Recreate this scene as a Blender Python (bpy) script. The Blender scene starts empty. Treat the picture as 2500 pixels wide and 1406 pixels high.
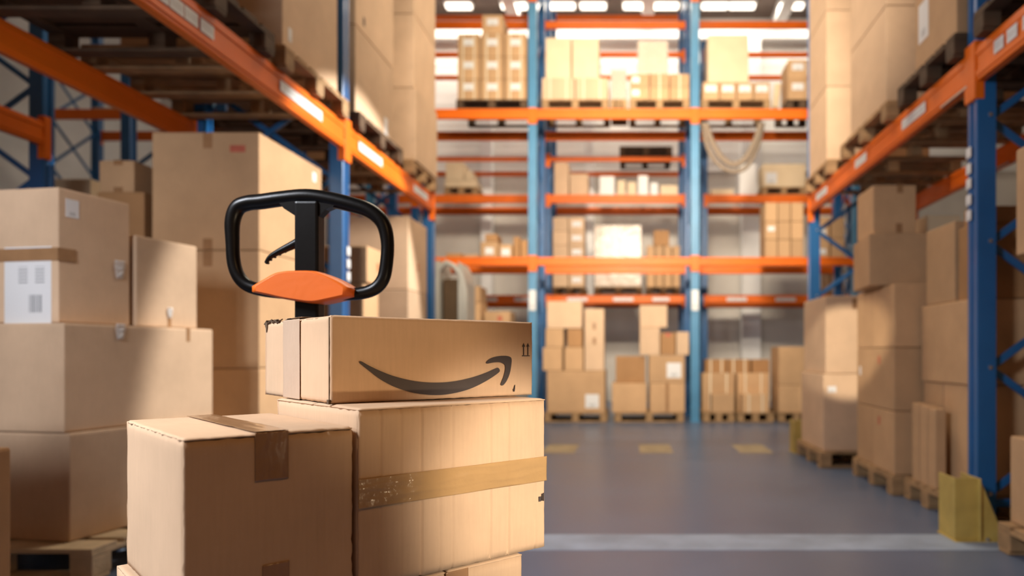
import bpy, bmesh, math, random
from mathutils import Vector, Matrix, noise
random.seed(7)
SC = bpy.context.scene
COL = SC.collection
F, CX, CY, EYE = 1750.0, 1540.0, 865.0, 1.0      # focal length in px, vanishing point, eye height in m

def wx(px, Y): return (px-CX)*Y/F
def wz(py, Y): return EYE+(CY-py)*Y/F

# ------------------------------------------------------------------ materials
def new_mat(name):
    m = bpy.data.materials.new(name); m.use_nodes = True
    nt = m.node_tree; return m, nt, nt.nodes['Principled BSDF']

def simple(name, col, rough=0.5, metal=0.0, var=0.08, scale=6.0, bump=0.0, bscale=60, coat=0.0, alpha=None):
    m, nt, b = new_mat(name); N, L = nt.nodes, nt.links
    tc = N.new('ShaderNodeTexCoord'); no = N.new('ShaderNodeTexNoise')
    no.inputs['Scale'].default_value = scale; no.inputs['Detail'].default_value = 5
    L.new(tc.outputs['Object'], no.inputs['Vector'])
    cr = N.new('ShaderNodeValToRGB')
    cr.color_ramp.elements[0].position = .3; cr.color_ramp.elements[1].position = .7
    cr.color_ramp.elements[0].color = tuple(c*(1-var) for c in col)+(1,)
    cr.color_ramp.elements[1].color = tuple(min(1, c*(1+var)) for c in col)+(1,)
    L.new(no.outputs['Fac'], cr.inputs['Fac']); L.new(cr.outputs['Color'], b.inputs['Base Color'])
    b.inputs['Roughness'].default_value = rough; b.inputs['Metallic'].default_value = metal
    if coat: b.inputs['Coat Weight'].default_value = coat; b.inputs['Coat Roughness'].default_value = .15
    if alpha is not None: b.inputs['Alpha'].default_value = alpha
    if bump:
        n2 = N.new('ShaderNodeTexNoise'); n2.inputs['Scale'].default_value = bscale; n2.inputs['Detail'].default_value = 4
        L.new(tc.outputs['Object'], n2.inputs['Vector'])
        bp = N.new('ShaderNodeBump'); bp.inputs['Strength'].default_value = bump; bp.inputs['Distance'].default_value = .004
        L.new(n2.outputs['Fac'], bp.inputs['Height']); L.new(bp.outputs['Normal'], b.inputs['Normal'])
    return m

def cardboard(name, col, flute=.25, var=.10):
    m, nt, b = new_mat(name); N, L = nt.nodes, nt.links
    tc = N.new('ShaderNodeTexCoord'); oi = N.new('ShaderNodeObjectInfo')
    no = N.new('ShaderNodeTexNoise'); no.inputs['Scale'].default_value = 3.5; no.inputs['Detail'].default_value = 8; no.inputs['Roughness'].default_value = .62
    L.new(tc.outputs['Object'], no.inputs['Vector'])
    cr = N.new('ShaderNodeValToRGB'); cr.color_ramp.elements[0].position = .32; cr.color_ramp.elements[1].position = .68
    cr.color_ramp.elements[0].color = tuple(c*(1-var*.7) for c in col)+(1,)
    cr.color_ramp.elements[1].color = tuple(min(1, c*(1+var)) for c in col)+(1,)
    L.new(no.outputs['Fac'], cr.inputs['Fac'])
    # fibres, stretched along the flutes
    mp = N.new('ShaderNodeMapping'); mp.inputs['Scale'].default_value = (160, 160, 14)
    L.new(tc.outputs['Object'], mp.inputs['Vector'])
    n2 = N.new('ShaderNodeTexNoise'); n2.inputs['Scale'].default_value = 1; n2.inputs['Detail'].default_value = 3
    L.new(mp.outputs['Vector'], n2.inputs['Vector'])
    hs = N.new('ShaderNodeHueSaturation')
    mr = N.new('ShaderNodeMapRange'); mr.inputs['To Min'].default_value = .88; mr.inputs['To Max'].default_value = 1.10
    L.new(oi.outputs['Random'], mr.inputs['Value'])
    mr2 = N.new('ShaderNodeMapRange'); mr2.inputs['From Min'].default_value = .3; mr2.inputs['From Max'].default_value = .7
    mr2.inputs['To Min'].default_value = .97; mr2.inputs['To Max'].default_value = 1.02
    L.new(n2.outputs['Fac'], mr2.inputs['Value'])
    mu = N.new('ShaderNodeMath'); mu.operation = 'MULTIPLY'
    L.new(mr.outputs['Result'], mu.inputs[0]); L.new(mr2.outputs['Result'], mu.inputs[1])
    L.new(mu.outputs[0], hs.inputs['Value']); L.new(cr.outputs['Color'], hs.inputs['Color'])
    L.new(hs.outputs['Color'], b.inputs['Base Color'])
    b.inputs['Roughness'].default_value = .72; b.inputs['Specular IOR Level'].default_value = .25
    bp = N.new('ShaderNodeBump'); bp.inputs['Strength'].default_value = flute; bp.inputs['Distance'].default_value = .0012
    sx = N.new('ShaderNodeSeparateXYZ'); L.new(tc.outputs['Object'], sx.inputs[0])
    ad = N.new('ShaderNodeMath'); ad.operation = 'ADD'; L.new(sx.outputs[0], ad.inputs[0]); L.new(sx.outputs[1], ad.inputs[1])
    sc = N.new('ShaderNodeMath'); sc.operation = 'MULTIPLY'; sc.inputs[1].default_value = 900; L.new(ad.outputs[0], sc.inputs[0])
    sn = N.new('ShaderNodeMath'); sn.operation = 'SINE'; L.new(sc.outputs[0], sn.inputs[0])
    s2 = N.new('ShaderNodeMath'); s2.operation = 'MULTIPLY_ADD'; s2.inputs[1].default_value = .05
    L.new(sn.outputs[0], s2.inputs[0]); L.new(n2.outputs['Fac'], s2.inputs[2])
    L.new(s2.outputs[0], bp.inputs['Height']); L.new(bp.outputs['Normal'], b.inputs['Normal'])
    return m

def emit(name, col, s):
    m, nt, b = new_mat(name)
    b.inputs['Emission Color'].default_value = (*col, 1); b.inputs['Emission Strength'].default_value = s
    b.inputs['Base Color'].default_value = (*col, 1); return m

def paper_mat(name, kind):
    """white label paper with printed grey lines or a bar code, drawn in its own 0..1 coordinates (Generated: x across, z up)"""
    m, nt, b = new_mat(name); N, L = nt.nodes, nt.links
    tc = N.new('ShaderNodeTexCoord'); sp = N.new('ShaderNodeSeparateXYZ'); L.new(tc.outputs['Generated'], sp.inputs[0])
    def rng(sock, a, c):
        g = N.new('ShaderNodeMath'); g.operation = 'GREATER_THAN'; g.inputs[1].default_value = a; L.new(sock, g.inputs[0])
        l = N.new('ShaderNodeMath'); l.operation = 'LESS_THAN'; l.inputs[1].default_value = c; L.new(sock, l.inputs[0])
        k = N.new('ShaderNodeMath'); k.operation = 'MULTIPLY'; L.new(g.outputs[0], k.inputs[0]); L.new(l.outputs[0], k.inputs[1]); return k.outputs[0]
    def mul(a, c):
        k = N.new('ShaderNodeMath'); k.operation = 'MULTIPLY'; L.new(a, k.inputs[0]); L.new(c, k.inputs[1]); return k.outputs[0]
    def mx(a, c):
        k = N.new('ShaderNodeMath'); k.operation = 'MAXIMUM'; L.new(a, k.inputs[0]); L.new(c, k.inputs[1]); return k.outputs[0]
    def bars(sock, freq, thr):
        a = N.new('ShaderNodeMath'); a.operation = 'MULTIPLY'; a.inputs[1].default_value = freq; L.new(sock, a.inputs[0])
        n = N.new('ShaderNodeTexNoise'); n.noise_dimensions = '1D'; n.inputs['Scale'].default_value = 1; n.inputs['Detail'].default_value = 0
        L.new(a.outputs[0], n.inputs['W'])
        g = N.new('ShaderNodeMath'); g.operation = 'GREATER_THAN'; g.inputs[1].default_value = thr; L.new(n.outputs['Fac'], g.inputs[0]); return g.outputs[0]
    def lines(sock, freq):
        a = N.new('ShaderNodeMath'); a.operation = 'MULTIPLY'; a.inputs[1].default_value = freq; L.new(sock, a.inputs[0])
        f = N.new('ShaderNodeMath'); f.operation = 'FRACT'; L.new(a.outputs[0], f.inputs[0])
        g = N.new('ShaderNodeMath'); g.operation = 'GREATER_THAN'; g.inputs[1].default_value = .62; L.new(f.outputs[0], g.inputs[0]); return g.outputs[0]
    x, z = sp.outputs[0], sp.outputs[2]
    if kind == 'address':
        code = mul(mul(rng(x, .52, .80), rng(z, .14, .37)), bars(x, 48, .47))
        l1 = mul(mul(rng(x, .30, .50), rng(z, .52, .74)), lines(z, 24))
        l2 = mul(mul(rng(x, .66, .86), rng(z, .52, .74)), lines(z, 24))
        l3 = mul(rng(x, .74, .94), rng(z, .84, .89))
        ink = mx(mx(code, l3), mx(l1, l2)); hi = .75
    elif kind == 'beam':
        ink = mul(mul(rng(x, .06, .94), rng(z, .25, .75)), bars(x, 40, .55)); hi = .5
    else:
        ink = mul(mul(rng(x, .3, .7), rng(z, .1, .3)), bars(x, 30, .45)); hi = .55
    mixn = N.new('ShaderNodeMixRGB'); mixn.inputs[1].default_value = (.72, .72, .72, 1); mixn.inputs[2].default_value = (.10, .11, .13, 1)
    sc = N.new('ShaderNodeMath'); sc.operation = 'MULTIPLY'; sc.inputs[1].default_value = hi; L.new(ink, sc.inputs[0])
    L.new(sc.outputs[0], mixn.inputs[0]); L.new(mixn.outputs[0], b.inputs['Base Color'])
    b.inputs['Roughness'].default_value = .6
    return m

M = {}
M['kraft'] = cardboard('cardboard_kraft', (.52, .325, .175), .2)
M['kraft_light'] = cardboard('cardboard_light', (.58, .405, .265), .2)
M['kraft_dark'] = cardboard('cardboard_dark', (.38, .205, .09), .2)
M['kraft_fore'] = cardboard('cardboard_foreground', (.58, .385, .235), .2)
M['kraft_core'] = simple('cardboard_cut_edge', (.10, .06, .03), .9, bump=.4)
M['tape'] = simple('brown_packing_tape', (.33, .18, .085), .22, 0, .1, 12, .5, 45, coat=.5)
M['tape_clear'] = simple('tan_packing_tape', (.42, .25, .105), .16, 0, .1, 9, .8, 30, coat=.6)
M['tape_pale'] = simple('pale_packing_tape', (.56, .40, .28), .35, 0, .05, 10, .2, 40)
M['tear'] = simple('torn_white_paper', (.88, .86, .84), .25, 0, .05, 60, .8, 90, coat=.5)
M['ink'] = simple('dark_print_ink', (.050, .032, .026), .6, 0, .12, 25)
M['red_ink'] = simple('red_print', (.45, .10, .05), .6, 0, .2, 25)
M['orange'] = simple('orange_painted_steel', (.80, .155, .008), .45, 0, .09, 2.5, .12, 14, coat=.08)
M['orange'].node_tree.nodes['Principled BSDF'].inputs['Specular IOR Level'].default_value = .25
M['blue'] = simple('blue_painted_steel', (.012, .11, .30), .36, 0, .10, 4, .15, 20, coat=.2)
M['blue_lit'] = simple('blue_painted_steel_lit', (.065, .23, .40), .45, 0, .10, 4, .15, 20, coat=.2)  # front posts' highlights put into a paler copy of the blue
M['steel'] = simple('galvanised_steel', (.62, .62, .62), .28, .9, .1, 14)
M['yellow'] = simple('yellow_painted_guard', (.46, .33, .085), .5, 0, .14, 9, .25, 30)
M['wood'] = simple('pallet_wood', (.33, .20, .095), .8, 0, .28, 7, .6, 60)
M['wood_dark'] = simple('shaded_pallet_wood', (.085, .048, .024), .85, 0, .3, 7, .6, 60)  # shade on the upper pallets put into the wood colour; other dark pallets share it
M['wood_pale'] = simple('pale_pallet_wood', (.55, .44, .30), .8, 0, .22, 7, .6, 60)
M['black'] = simple('black_rubber_plastic', (.003, .0026, .0024), .33, 0, .2, 20, .04, 80)
M['black'].node_tree.nodes['Principled BSDF'].inputs['Specular IOR Level'].default_value = .22
M['grip'] = simple('orange_plastic_cover', (.76, .145, .010), .45, 0, .07, 8, .12, 60)
M['grey'] = simple('grey_machine_paint', (.42, .41, .37), .45, 0, .08, 5)
M['white'] = simple('white_sheet', (.78, .77, .75), .6, 0, .04, 5)
M['cream'] = simple('cream_board', (.70, .55, .36), .6, 0, .05, 5)
M['address'] = paper_mat('address_label', 'address')
M['beamlab'] = paper_mat('shelf_label', 'beam')
M['smalllab'] = paper_mat('carton_label', 'small')
M['net'] = simple('grey_webbing', (.24, .18, .13), .85, 0, .2, 60, .5, 200)
M['film'] = simple('stretch_film', (.85, .83, .79), .22, 0, .03, 8, 1.0, 9, alpha=.30)
M['strap'] = simple('pale_plastic_strap', (.70, .60, .44), .45, 0, .05, 6)
M['lamp'] = emit('lamp_tube', (1, .93, .82), 2.6)
M['sky_panel'] = emit('roof_light_panel', (1, .96, .90), 2.2)

# ------------------------------------------------------------------ mesh helpers
def link(o, parent=None):
    COL.objects.link(o)
    if parent is not None: o.parent = parent
    return o

def obj(name, bm, mat, parent=None, smooth=False):
    me = bpy.data.meshes.new(name); bm.normal_update(); bm.to_mesh(me); bm.free()
    me.materials.append(mat)
    if smooth:
        for p in me.polygons: p.use_smooth = True
    return link(bpy.data.objects.new(name, me), parent)

def add_box(bm, x0, x1, y0, y1, z0, z1, bev=0, seg=1, mat=None):
    b = bmesh.new(); bmesh.ops.create_cube(b, size=1)
    bmesh.ops.scale(b, vec=(x1-x0, y1-y0, z1-z0), verts=b.verts)
    bmesh.ops.translate(b, vec=((x0+x1)/2, (y0+y1)/2, (z0+z1)/2), verts=b.verts)
    if bev: bmesh.ops.bevel(b, geom=b.edges[:], offset=min(bev, .45*min(x1-x0, y1-y0, z1-z0)), segments=seg, affect='EDGES', profile=.6)
    if mat is not None: bmesh.ops.transform(b, matrix=mat, verts=b.verts)
    merge(bm, b)

def merge(bm, b):
    me = bpy.data.meshes.new('t'); b.to_mesh(me); b.free(); bm.from_mesh(me); bpy.data.meshes.remove(me)

def box_bm(*a, **k):
    bm = bmesh.new(); add_box(bm, *a, **k); return bm

def add_bar(bm, p, q, w, t, up=(0, 0, 1)):
    """square bar from p to q, w across and t thick"""
    p, q = Vector(p), Vector(q); d = (q-p); L = d.length; d.normalize()
    u = Vector(up)
    if abs(d.dot(u)) > .98: u = Vector((0, 1, 0))
    s = d.cross(u).normalized(); v = s.cross(d)
    m = Matrix((s, d, v)).transposed().to_4x4(); m.translation = (p+q)/2
    add_box(bm, -t/2, t/2, -L/2, L/2, -w/2, w/2, bev=min(w, t)*.15, mat=m)

def add_tube(bm, pts, r, n=12, closed=False, sy=1.0):
    """tube through pts; r a number or list"""
    pts = [Vector(p) for p in pts]; N = len(pts); rings = []
    prev = None
    for i, p in enumerate(pts):
        a = pts[(i-1) % N] if closed or i > 0 else p
        c = pts[(i+1) % N] if closed or i < N-1 else p
        t = (c-a).normalized()
        if prev is None:
            s = t.cross(Vector((0, 1, 0)));
            if s.length < .1: s = t.cross(Vector((0, 0, 1)))
            s.normalize()
        else:
            s = (prev-t*prev.dot(t)).normalized()
        prev = s; v = t.cross(s)
        rr = r[i] if isinstance(r, (list, tuple)) else r
        rings.append([bm.verts.new(p+s*rr*math.cos(2*math.pi*k/n)+v*rr*sy*math.sin(2*math.pi*k/n)) for k in range(n)])
    for i in range(N if closed else N-1):
        A, B = rings[i], rings[(i+1) % N]
        for k in range(n):
            bm.faces.new((A[k], A[(k+1) % n], B[(k+1) % n], B[k]))
    if not closed:
        bm.faces.new(rings[0][::-1]); bm.faces.new(rings[-1])

def add_cyl(bm, p, q, r, n=20): add_tube(bm, [p, q], r, n)

def prism(bm, pts, y0, y1, mat=None):
    """polygon in x,z extruded from y0 to y1"""
    b = bmesh.new()
    A = [b.verts.new((x, y0, z)) for x, z in pts]; B = [b.verts.new((x, y1, z)) for x, z in pts]
    b.faces.new(A); b.faces.new(B[::-1])
    for i in range(len(pts)):
        j = (i+1) % len(pts); b.faces.new((A[j], A[i], B[i], B[j]))
    bmesh.ops.recalc_face_normals(b, faces=b.faces)
    if mat is not None: bmesh.ops.transform(b, matrix=mat, verts=b.verts)
    merge(bm, b)

def extrude_profile(bm, prof, z0, z1, cx, cy, flip=1):
    """profile in x,y extruded along z"""
    b = bmesh.new()
    A = [b.verts.new((cx+flip*x, cy+y, z0)) for x, y in prof]; B = [b.verts.new((cx+flip*x, cy+y, z1)) for x, y in prof]
    b.faces.new(A); b.faces.new(B)
    for i in range(len(prof)):
        j = (i+1) % len(prof); b.faces.new((A[i], A[j], B[j], B[i]))
    bmesh.ops.recalc_face_normals(b, faces=b.faces)
    merge(bm, b)

def smooth_loop(pts, k=4, closed=True):
    """Catmull-Rom through 2-D or 3-D points"""
    out = []; n = len(pts)
    rng_ = range(n) if closed else range(n-1)
    for i in rng_:
        g = lambda j: Vector(pts[j % n]) if closed else Vector(pts[max(0, min(n-1, j))])
        p0, p1, p2, p3 = g(i-1), g(i), g(i+1), g(i+2)
        for s in range(k):
            t = s/k
            out.append(.5*((2*p1)+(p2-p0)*t+(2*p0-5*p1+4*p2-p3)*t*t+(3*p1-p0-3*p2+p3)*t**3))
    if not closed: out.append(Vector(pts[-1]))
    return out

def tag(o, label=None, cat=None, group=None, kind=None):
    if label: o['label'] = label
    if cat: o['category'] = cat
    if group: o['group'] = group
    if kind: o['kind'] = kind
    return o

def thing(name, label, cat, loc=(0, 0, 0), rot=0, group=None):
    o = bpy.data.objects.new(name, None); o.empty_display_size = .1; COL.objects.link(o)
    o.location = loc; o.rotation_euler = (0, 0, rot)
    return tag(o, label, cat, group)

def struct(name, bm, mat):
    return tag(obj(name, bm, mat), kind='structure')

# ------------------------------------------------------------------ cartons
def carton(label, x0, x1, y0, y1, z0, z1, mat='kraft', tape=None, lab=None, straps=0, group=None, rot=0, tapelen=.09,
           name='cardboard_box', cat='cardboard box', seam='y', tear=None, openflap=False, marks=None):
    """closed carton: rounded body and two top flaps that meet over a slit. Origin at the base centre.
    tape: 'top' along the slit and down both ends, or 'v' a vertical strip; lab: list of (face, u, v, w, h[, mat]) in metres"""
    G = .0015
    x0, x1, y0, y1, z0, z1 = x0+G, x1-G, y0+G, y1-G, z0+G, z1-G*.5
    sx, sy, sz = x1-x0, y1-y0, z1-z0
    bm = bmesh.new(); r = min(.007, sx*.08, sy*.08)
    add_box(bm, -sx/2, sx/2, -sy/2, sy/2, 0, sz-.004, bev=r, seg=2)
    if seam == 'y':
        add_box(bm, -sx/2+.002, -.002, -sy/2+.002, sy/2-.002, sz-.012, sz, bev=.003)
        add_box(bm, .002, sx/2-.002, -sy/2+.002, sy/2-.002, sz-.012, sz, bev=.003)
    else:
        add_box(bm, -sx/2+.002, sx/2-.002, -sy/2+.002, -.002, sz-.012, sz, bev=.003)
        add_box(bm, -sx/2+.002, sx/2-.002, .002, sy/2-.002, sz-.012, sz, bev=.003)
    # slight bulge of the board, so that no wall is dead flat
    for v in bm.verts:
        n = noise.noise(Vector((v.co.x*2+x0*3, v.co.y*2+y0*3, v.co.z*2+z0*5)))
        v.co.x += n*.0012; v.co.y += n*.0012
    o = obj(name, bm, M[mat])
    o.location = ((x0+x1)/2, (y0+y1)/2, z0); o.rotation_euler = (0, 0, rot)
    tag(o, label, cat, group)
    t = .0009
    if tape in ('top', 'topv'):
        w = min(.028, sx*.12, sy*.12)
        b = bmesh.new()
        if seam == 'y':
            add_box(b, -w, w, -sy/2-t, sy/2+t, sz, sz+t*.6)
            for s in (-1, 1): add_box(b, -w, w, min(s*sy/2, s*(sy/2+t)), max(s*sy/2, s*(sy/2+t)), sz-min(tapelen, sz*.35), sz)
        else:
            add_box(b, -sx/2-t, sx/2+t, -w, w, sz, sz+t*.6)
            for s in (-1, 1): add_box(b, min(s*sx/2, s*(sx/2+t)), max(s*sx/2, s*(sx/2+t)), -w, w, sz-min(tapelen, sz*.35), sz)
        obj('packing_tape', b, M['tape'], o)
    if tape in ('v', 'topv'):
        b = bmesh.new(); w = min(.024, sx*.1)
        if tape == 'topv': add_box(b, -w, w, -sy/2-t, -sy/2, 0, .085)
        else: add_box(b, -w, w, -sy/2-t, -sy/2, 0, sz)
        obj('packing_tape', b, M['tape'], o)
    for i in range(straps):
        u = (i+1)/(straps+1) if straps > 1 else .5
        u = .25+.5*i if straps == 2 else u
        xx = -sx/2+sx*u; w = .011+.0*sx
        b = bmesh.new()
        add_box(b, xx-w, xx+w, -sy/2-.0016, -sy/2, 0.001, sz+.001); add_box(b, xx-w, xx+w, -sy/2-.0016, sy/2, sz-.0005, sz+.0012)
        obj('strap', b, M['strap'], o)
    for L in (lab or []):
        face, u, v, w, h = L[:5]; mm = M[L[5]] if len(L) > 5 else M['smalllab']
        if face == 'f': b = box_bm(-w/2, w/2, -.0007, .0007, -h/2, h/2); c = obj('shipping_label', b, mm, o); c.location = (-sx/2+u*sx, -sy/2-.0008, v*sz)
        elif face == 'r': b = box_bm(-w/2, w/2, -.0007, .0007, -h/2, h/2); c = obj('shipping_label', b, mm, o); c.location = (sx/2+.0008, -sy/2+u*sy, v*sz); c.rotation_euler = (0, 0, math.pi/2)
        else: b = box_bm(-w/2, w/2, -.0007, .0007, -h/2, h/2); c = obj('shipping_label', b, mm, o); c.location = (-sx/2-.0008, -sy/2+u*sy, v*sz); c.rotation_euler = (0, 0, -math.pi/2)
        if len(L) > 5 and L[5] == 'tear':
            bm = bmesh.new(); n = 7; m_ = 9; g = []
            for i in range(n+1):
                r_ = []
                for j in range(m_+1):
                    a, q = i/n-.5, j/m_-.5; e = .30*noise.noise(Vector((a*4+x0*9, q*4, 2)))
                    k_ = 1-.45*max(0, -q)*2*abs(a)*2+e*.5
                    r_.append(bm.verts.new((a*w*k_, -.004-.012*abs(noise.noise(Vector((i*1.7+x0, j*1.3, 5))))*(1-2*abs(a)*.8), q*h*(1+e*.3))))
                g.append(r_)
            for i in range(n):
                for j in range(m_): bm.faces.new((g[i][j], g[i+1][j], g[i+1][j+1], g[i][j+1]))
            bmesh.ops.solidify(bm, geom=bm.faces[:], thickness=.001)
            bm.to_mesh(c.data); bm.free()
        if len(L) > 5 and L[5] in ('ink', 'red_ink', 'tape', 'tear'): c.name = {'tape': 'packing_tape', 'tear': 'torn_tape', 'ink': 'printed_mark', 'red_ink': 'printed_mark'}[L[5]]
    return o

def pcarton(label, px0, px1, pyt, z0, Y, d, pyb=None, **k):
    """carton whose camera-side face stands at distance Y and spans px0..px1, top at pyt"""
    zt = wz(pyt, Y)
    if pyb is not None: z0 = wz(pyb, Y)
    carton(label, wx(px0, Y), wx(px1, Y), Y, Y+d, z0, zt, **k)
    return zt

# ------------------------------------------------------------------ pallets
_pm = {}
def pallet_meshes(w, d, h):
    key = (round(w, 3), round(d, 3), round(h, 3))
    if key in _pm: return _pm[key]
    t = .020
    def mesh(nm, bm):
        me = bpy.data.meshes.new(nm); bm.normal_update(); bm.to_mesh(me); bm.free(); return me
    deck = bmesh.new(); nb = 6; bw = d/nb*.80
    for i in range(nb):
        y = -d/2+bw/2+(d-bw)*i/(nb-1); j = random.uniform(-.004, .004)
        add_box(deck, -w/2+abs(j), w/2-abs(j)*.5, y-bw/2, y+bw/2, h-t, h, bev=.002)
    for s in (-1, 0, 1): add_box(deck, s*(w/2-.05)-.05, s*(w/2-.05)+.05, -d/2, d/2, h-2*t, h-t, bev=.002)
    blk = box_bm(-.05, .05, -.06, .06, t, h-2*t, bev=.003)
    run = box_bm(-w/2, w/2, -.05, .05, 0, t, bev=.002)
    r = (mesh('pallet_deck', deck), mesh('pallet_block', blk), mesh('pallet_runner', run))
    _pm[key] = r; return r

def pallet(label, x0, x1, y0, y1, z0, h=.144, mat='wood', rot=0, detail=True, group=None):
    G = .002; x0 += G; x1 -= G; y0 += G; y1 -= G
    w, d = x1-x0, y1-y0
    dk, bk, rn = pallet_meshes(w, d, h)
    def mk(nm, me, parent):
        me2 = me if me.materials and me.materials[0] == M[mat] else None
        if me2 is None:
            me2 = me.copy() if me.materials else me
            me2.materials.clear(); me2.materials.append(M[mat])
        return link(bpy.data.objects.new(nm, me2), parent)
    loc = ((x0+x1)/2, (y0+y1)/2, z0+.0015)
    if detail:
        t = thing('wooden_pallet', label, 'pallet', loc, rot, group)
        mk('deck', dk, t)
        for sx in (-1, 0, 1):
            for sy in (-1, 0, 1):
                o = mk('block', bk, t); o.location = (sx*(w/2-.05), sy*(d/2-.06), 0)
        for sy in (-1, 0, 1):
            o = mk('bottom_board', rn, t); o.location = (0, sy*(d/2-.06), 0)
        return t
    bm = bmesh.new(); tt = .020
    bm.from_mesh(dk)
    for sx in (-1, 0, 1):
        for sy in (-1, 0, 1):
            add_box(bm, sx*(w/2-.05)-.05, sx*(w/2-.05)+.05, sy*(d/2-.06)-.06, sy*(d/2-.06)+.06, tt, h-2*tt)
    for sy in (-1, 0, 1): add_box(bm, -w/2, w/2, sy*(d/2-.06)-.05, sy*(d/2-.06)+.05, 0, tt)
    o = obj('wooden_pallet', bm, M[mat]); o.location = loc; o.rotation_euler = (0, 0, rot)
    return tag(o, label, 'pallet', group)

# ------------------------------------------------------------------ racks
POST = [(-.055, .05), (-.055, -.045), (-.048, -.05), (-.02, -.05), (-.014, -.036), (.014, -.036), (.02, -.05), (.048, -.05), (.055, -.045), (.055, .05), (.035, .05), (.035, .035), (-.035, .035), (-.035, .05)]

def post(parent, x, y, z1, face, s=1.0, bolts=None, mat='blue'):
    """upright post, its ribbed face towards 'x+','x-' or 'y-'"""
    bm = bmesh.new()
    extrude_profile(bm, [(a*s, b*s) for a, b in POST], 0.006, z1, 0, 0)
    add_box(bm, -.07*s, .07*s, -.07*s, .07*s, 0, .006)
    o = obj('upright_post', bm, M[mat], parent); o.location = (x, y, 0)
    o.rotation_euler = (0, 0, {'y-': 0, 'x-': -math.pi/2, 'x+': math.pi/2}[face])
    if bolts:
        for zb in bolts:
            b = bmesh.new(); add_cyl(b, (0, -.008, 0), (0, .008, 0), .011, 10)
            c = obj('bolt', b, M['steel'], o)
            c.location = Vector((0, 0, zb))
            # bolts sit on the camera-side flank
            loc = {'x-': Vector((.06, .02, zb)), 'x+': Vector((-.06, .02, zb)), 'y-': Vector((0, -.05, zb))}[face]
            c.location = loc; c.rotation_euler = (0, 0, math.pi/2 if face != 'y-' else 0)
    return o

def frame(parent, pa, pb, z1, face_a, face_b, nodes, z0=.25, s=1.0, bolts=False, mat='blue'):
    """two posts and crossing braces between them; pa,pb = (x,y)"""
    bz = [z0+i*nodes for i in range(int((z1-z0)/nodes)+1)]
    a = post(parent, *pa, z1, face_a, s, bz if bolts else None, mat); b = post(parent, *pb, z1, face_b, s)
    A, B = Vector((*pa, 0)), Vector((*pb, 0)); d = (B-A).normalized(); A2, B2 = A+d*.045, B-d*.045
    for i, z in enumerate(bz[:-1]):
        for k, (u, v) in enumerate(((z, z+nodes), (z+nodes, z))):
            off = Vector((-d.y, d.x, 0))*(.013 if k else -.013)
            bm = bmesh.new(); add_bar(bm, A2+off+Vector((0, 0, u)), B2+off+Vector((0, 0, v)), .042, .02)
            obj('brace', bm, M['blue'], parent)
    bm = bmesh.new(); add_bar(bm, A2+Vector((0, 0, .13)), B2+Vector((0, 0, .13)), .045, .025); obj('brace', bm, M['blue'], parent)
    return a, b

def beam(parent, p, q, zt, h, t=.05, face=(0, -1), labels=(), conn=.22, lab_h=None, lip=False):
    """horizontal load beam from p to q (x,y); top at zt; face = aisle-side direction"""
    P, Q = Vector((*p, 0)), Vector((*q, 0)); d = (Q-P); L = d.length; d.normalize(); n = Vector((*face, 0))
    m = Matrix((d, -n, Vector((0, 0, 1)))).transposed().to_4x4(); m.translation = P+Vector((0, 0, zt-h))
    bm = bmesh.new()
    add_box(bm, .05, L-.05, -t/2, t/2, 0, h, bev=.008, seg=2, mat=m)
    add_box(bm, .06, L-.06, -t/2-.006, -t/2+.004, h*.12, h*.30, bev=.003, mat=m)
    add_box(bm, .06, L-.06, -t/2-.006, -t/2+.004, h*.72, h*.88, bev=.003, mat=m)
    for x in (0.0, L):
        x0, x1 = (x-.005, x+.065) if x == 0 else (x-.065, x+.005)
        add_box(bm, x0, x1, -t/2-.012, t/2, h/2-conn/2-.03, h/2+conn/2-.03, bev=.006, mat=m)
    o = obj('load_beam', bm, M['orange'], parent)
    for (u, w) in labels:
        b = box_bm(-w/2, w/2, -.001, .001, -(lab_h or h*.2), (lab_h or h*.2))
        c = obj('shelf_label', b, M['beamlab'], o)
        mm = Matrix((d, -n, Vector((0, 0, 1)))).transposed().to_4x4()
        mm.translation = P+d*(u*L)+n*(t/2+.0075)+Vector((0, 0, zt-h*.5)); c.matrix_world = mm
    if lip:
        b = bmesh.new(); add_bar(b, P+d*(L*lip[0])+n*(t/2+.010)+Vector((0, 0, zt-h+.004)), P+d*(L*lip[1])+n*(t/2+.010)+Vector((0, 0, zt-h+.004)), .012, .012)
        obj('lip_highlight', b, M['steel'], o)  # bright strip stands in for the highlight along the beam's bottom lip
    return o

# ================================================================== SETTING
def floor_mat():
    m, nt, b = new_mat('polished_concrete_floor'); N, L = nt.nodes, nt.links
    tc = N.new('ShaderNodeTexCoord')
    n1 = N.new('ShaderNodeTexNoise'); n1.inputs['Scale'].default_value = .9; n1.inputs['Detail'].default_value = 8; n1.inputs['Roughness'].default_value = .6
    L.new(tc.outputs['Object'], n1.inputs['Vector'])
    cr = N.new('ShaderNodeValToRGB'); cr.color_ramp.elements[0].position = .3; cr.color_ramp.elements[1].position = .72
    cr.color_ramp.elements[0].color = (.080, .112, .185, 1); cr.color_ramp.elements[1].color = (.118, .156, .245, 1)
    L.new(n1.outputs['Fac'], cr.inputs['Fac']); L.new(cr.outputs['Color'], b.inputs['Base Color'])
    rr = N.new('ShaderNodeMapRange'); rr.inputs['To Min'].default_value = .26; rr.inputs['To Max'].default_value = .42
    L.new(n1.outputs['Fac'], rr.inputs['Value']); L.new(rr.outputs['Result'], b.inputs['Roughness'])
    return m
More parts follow.
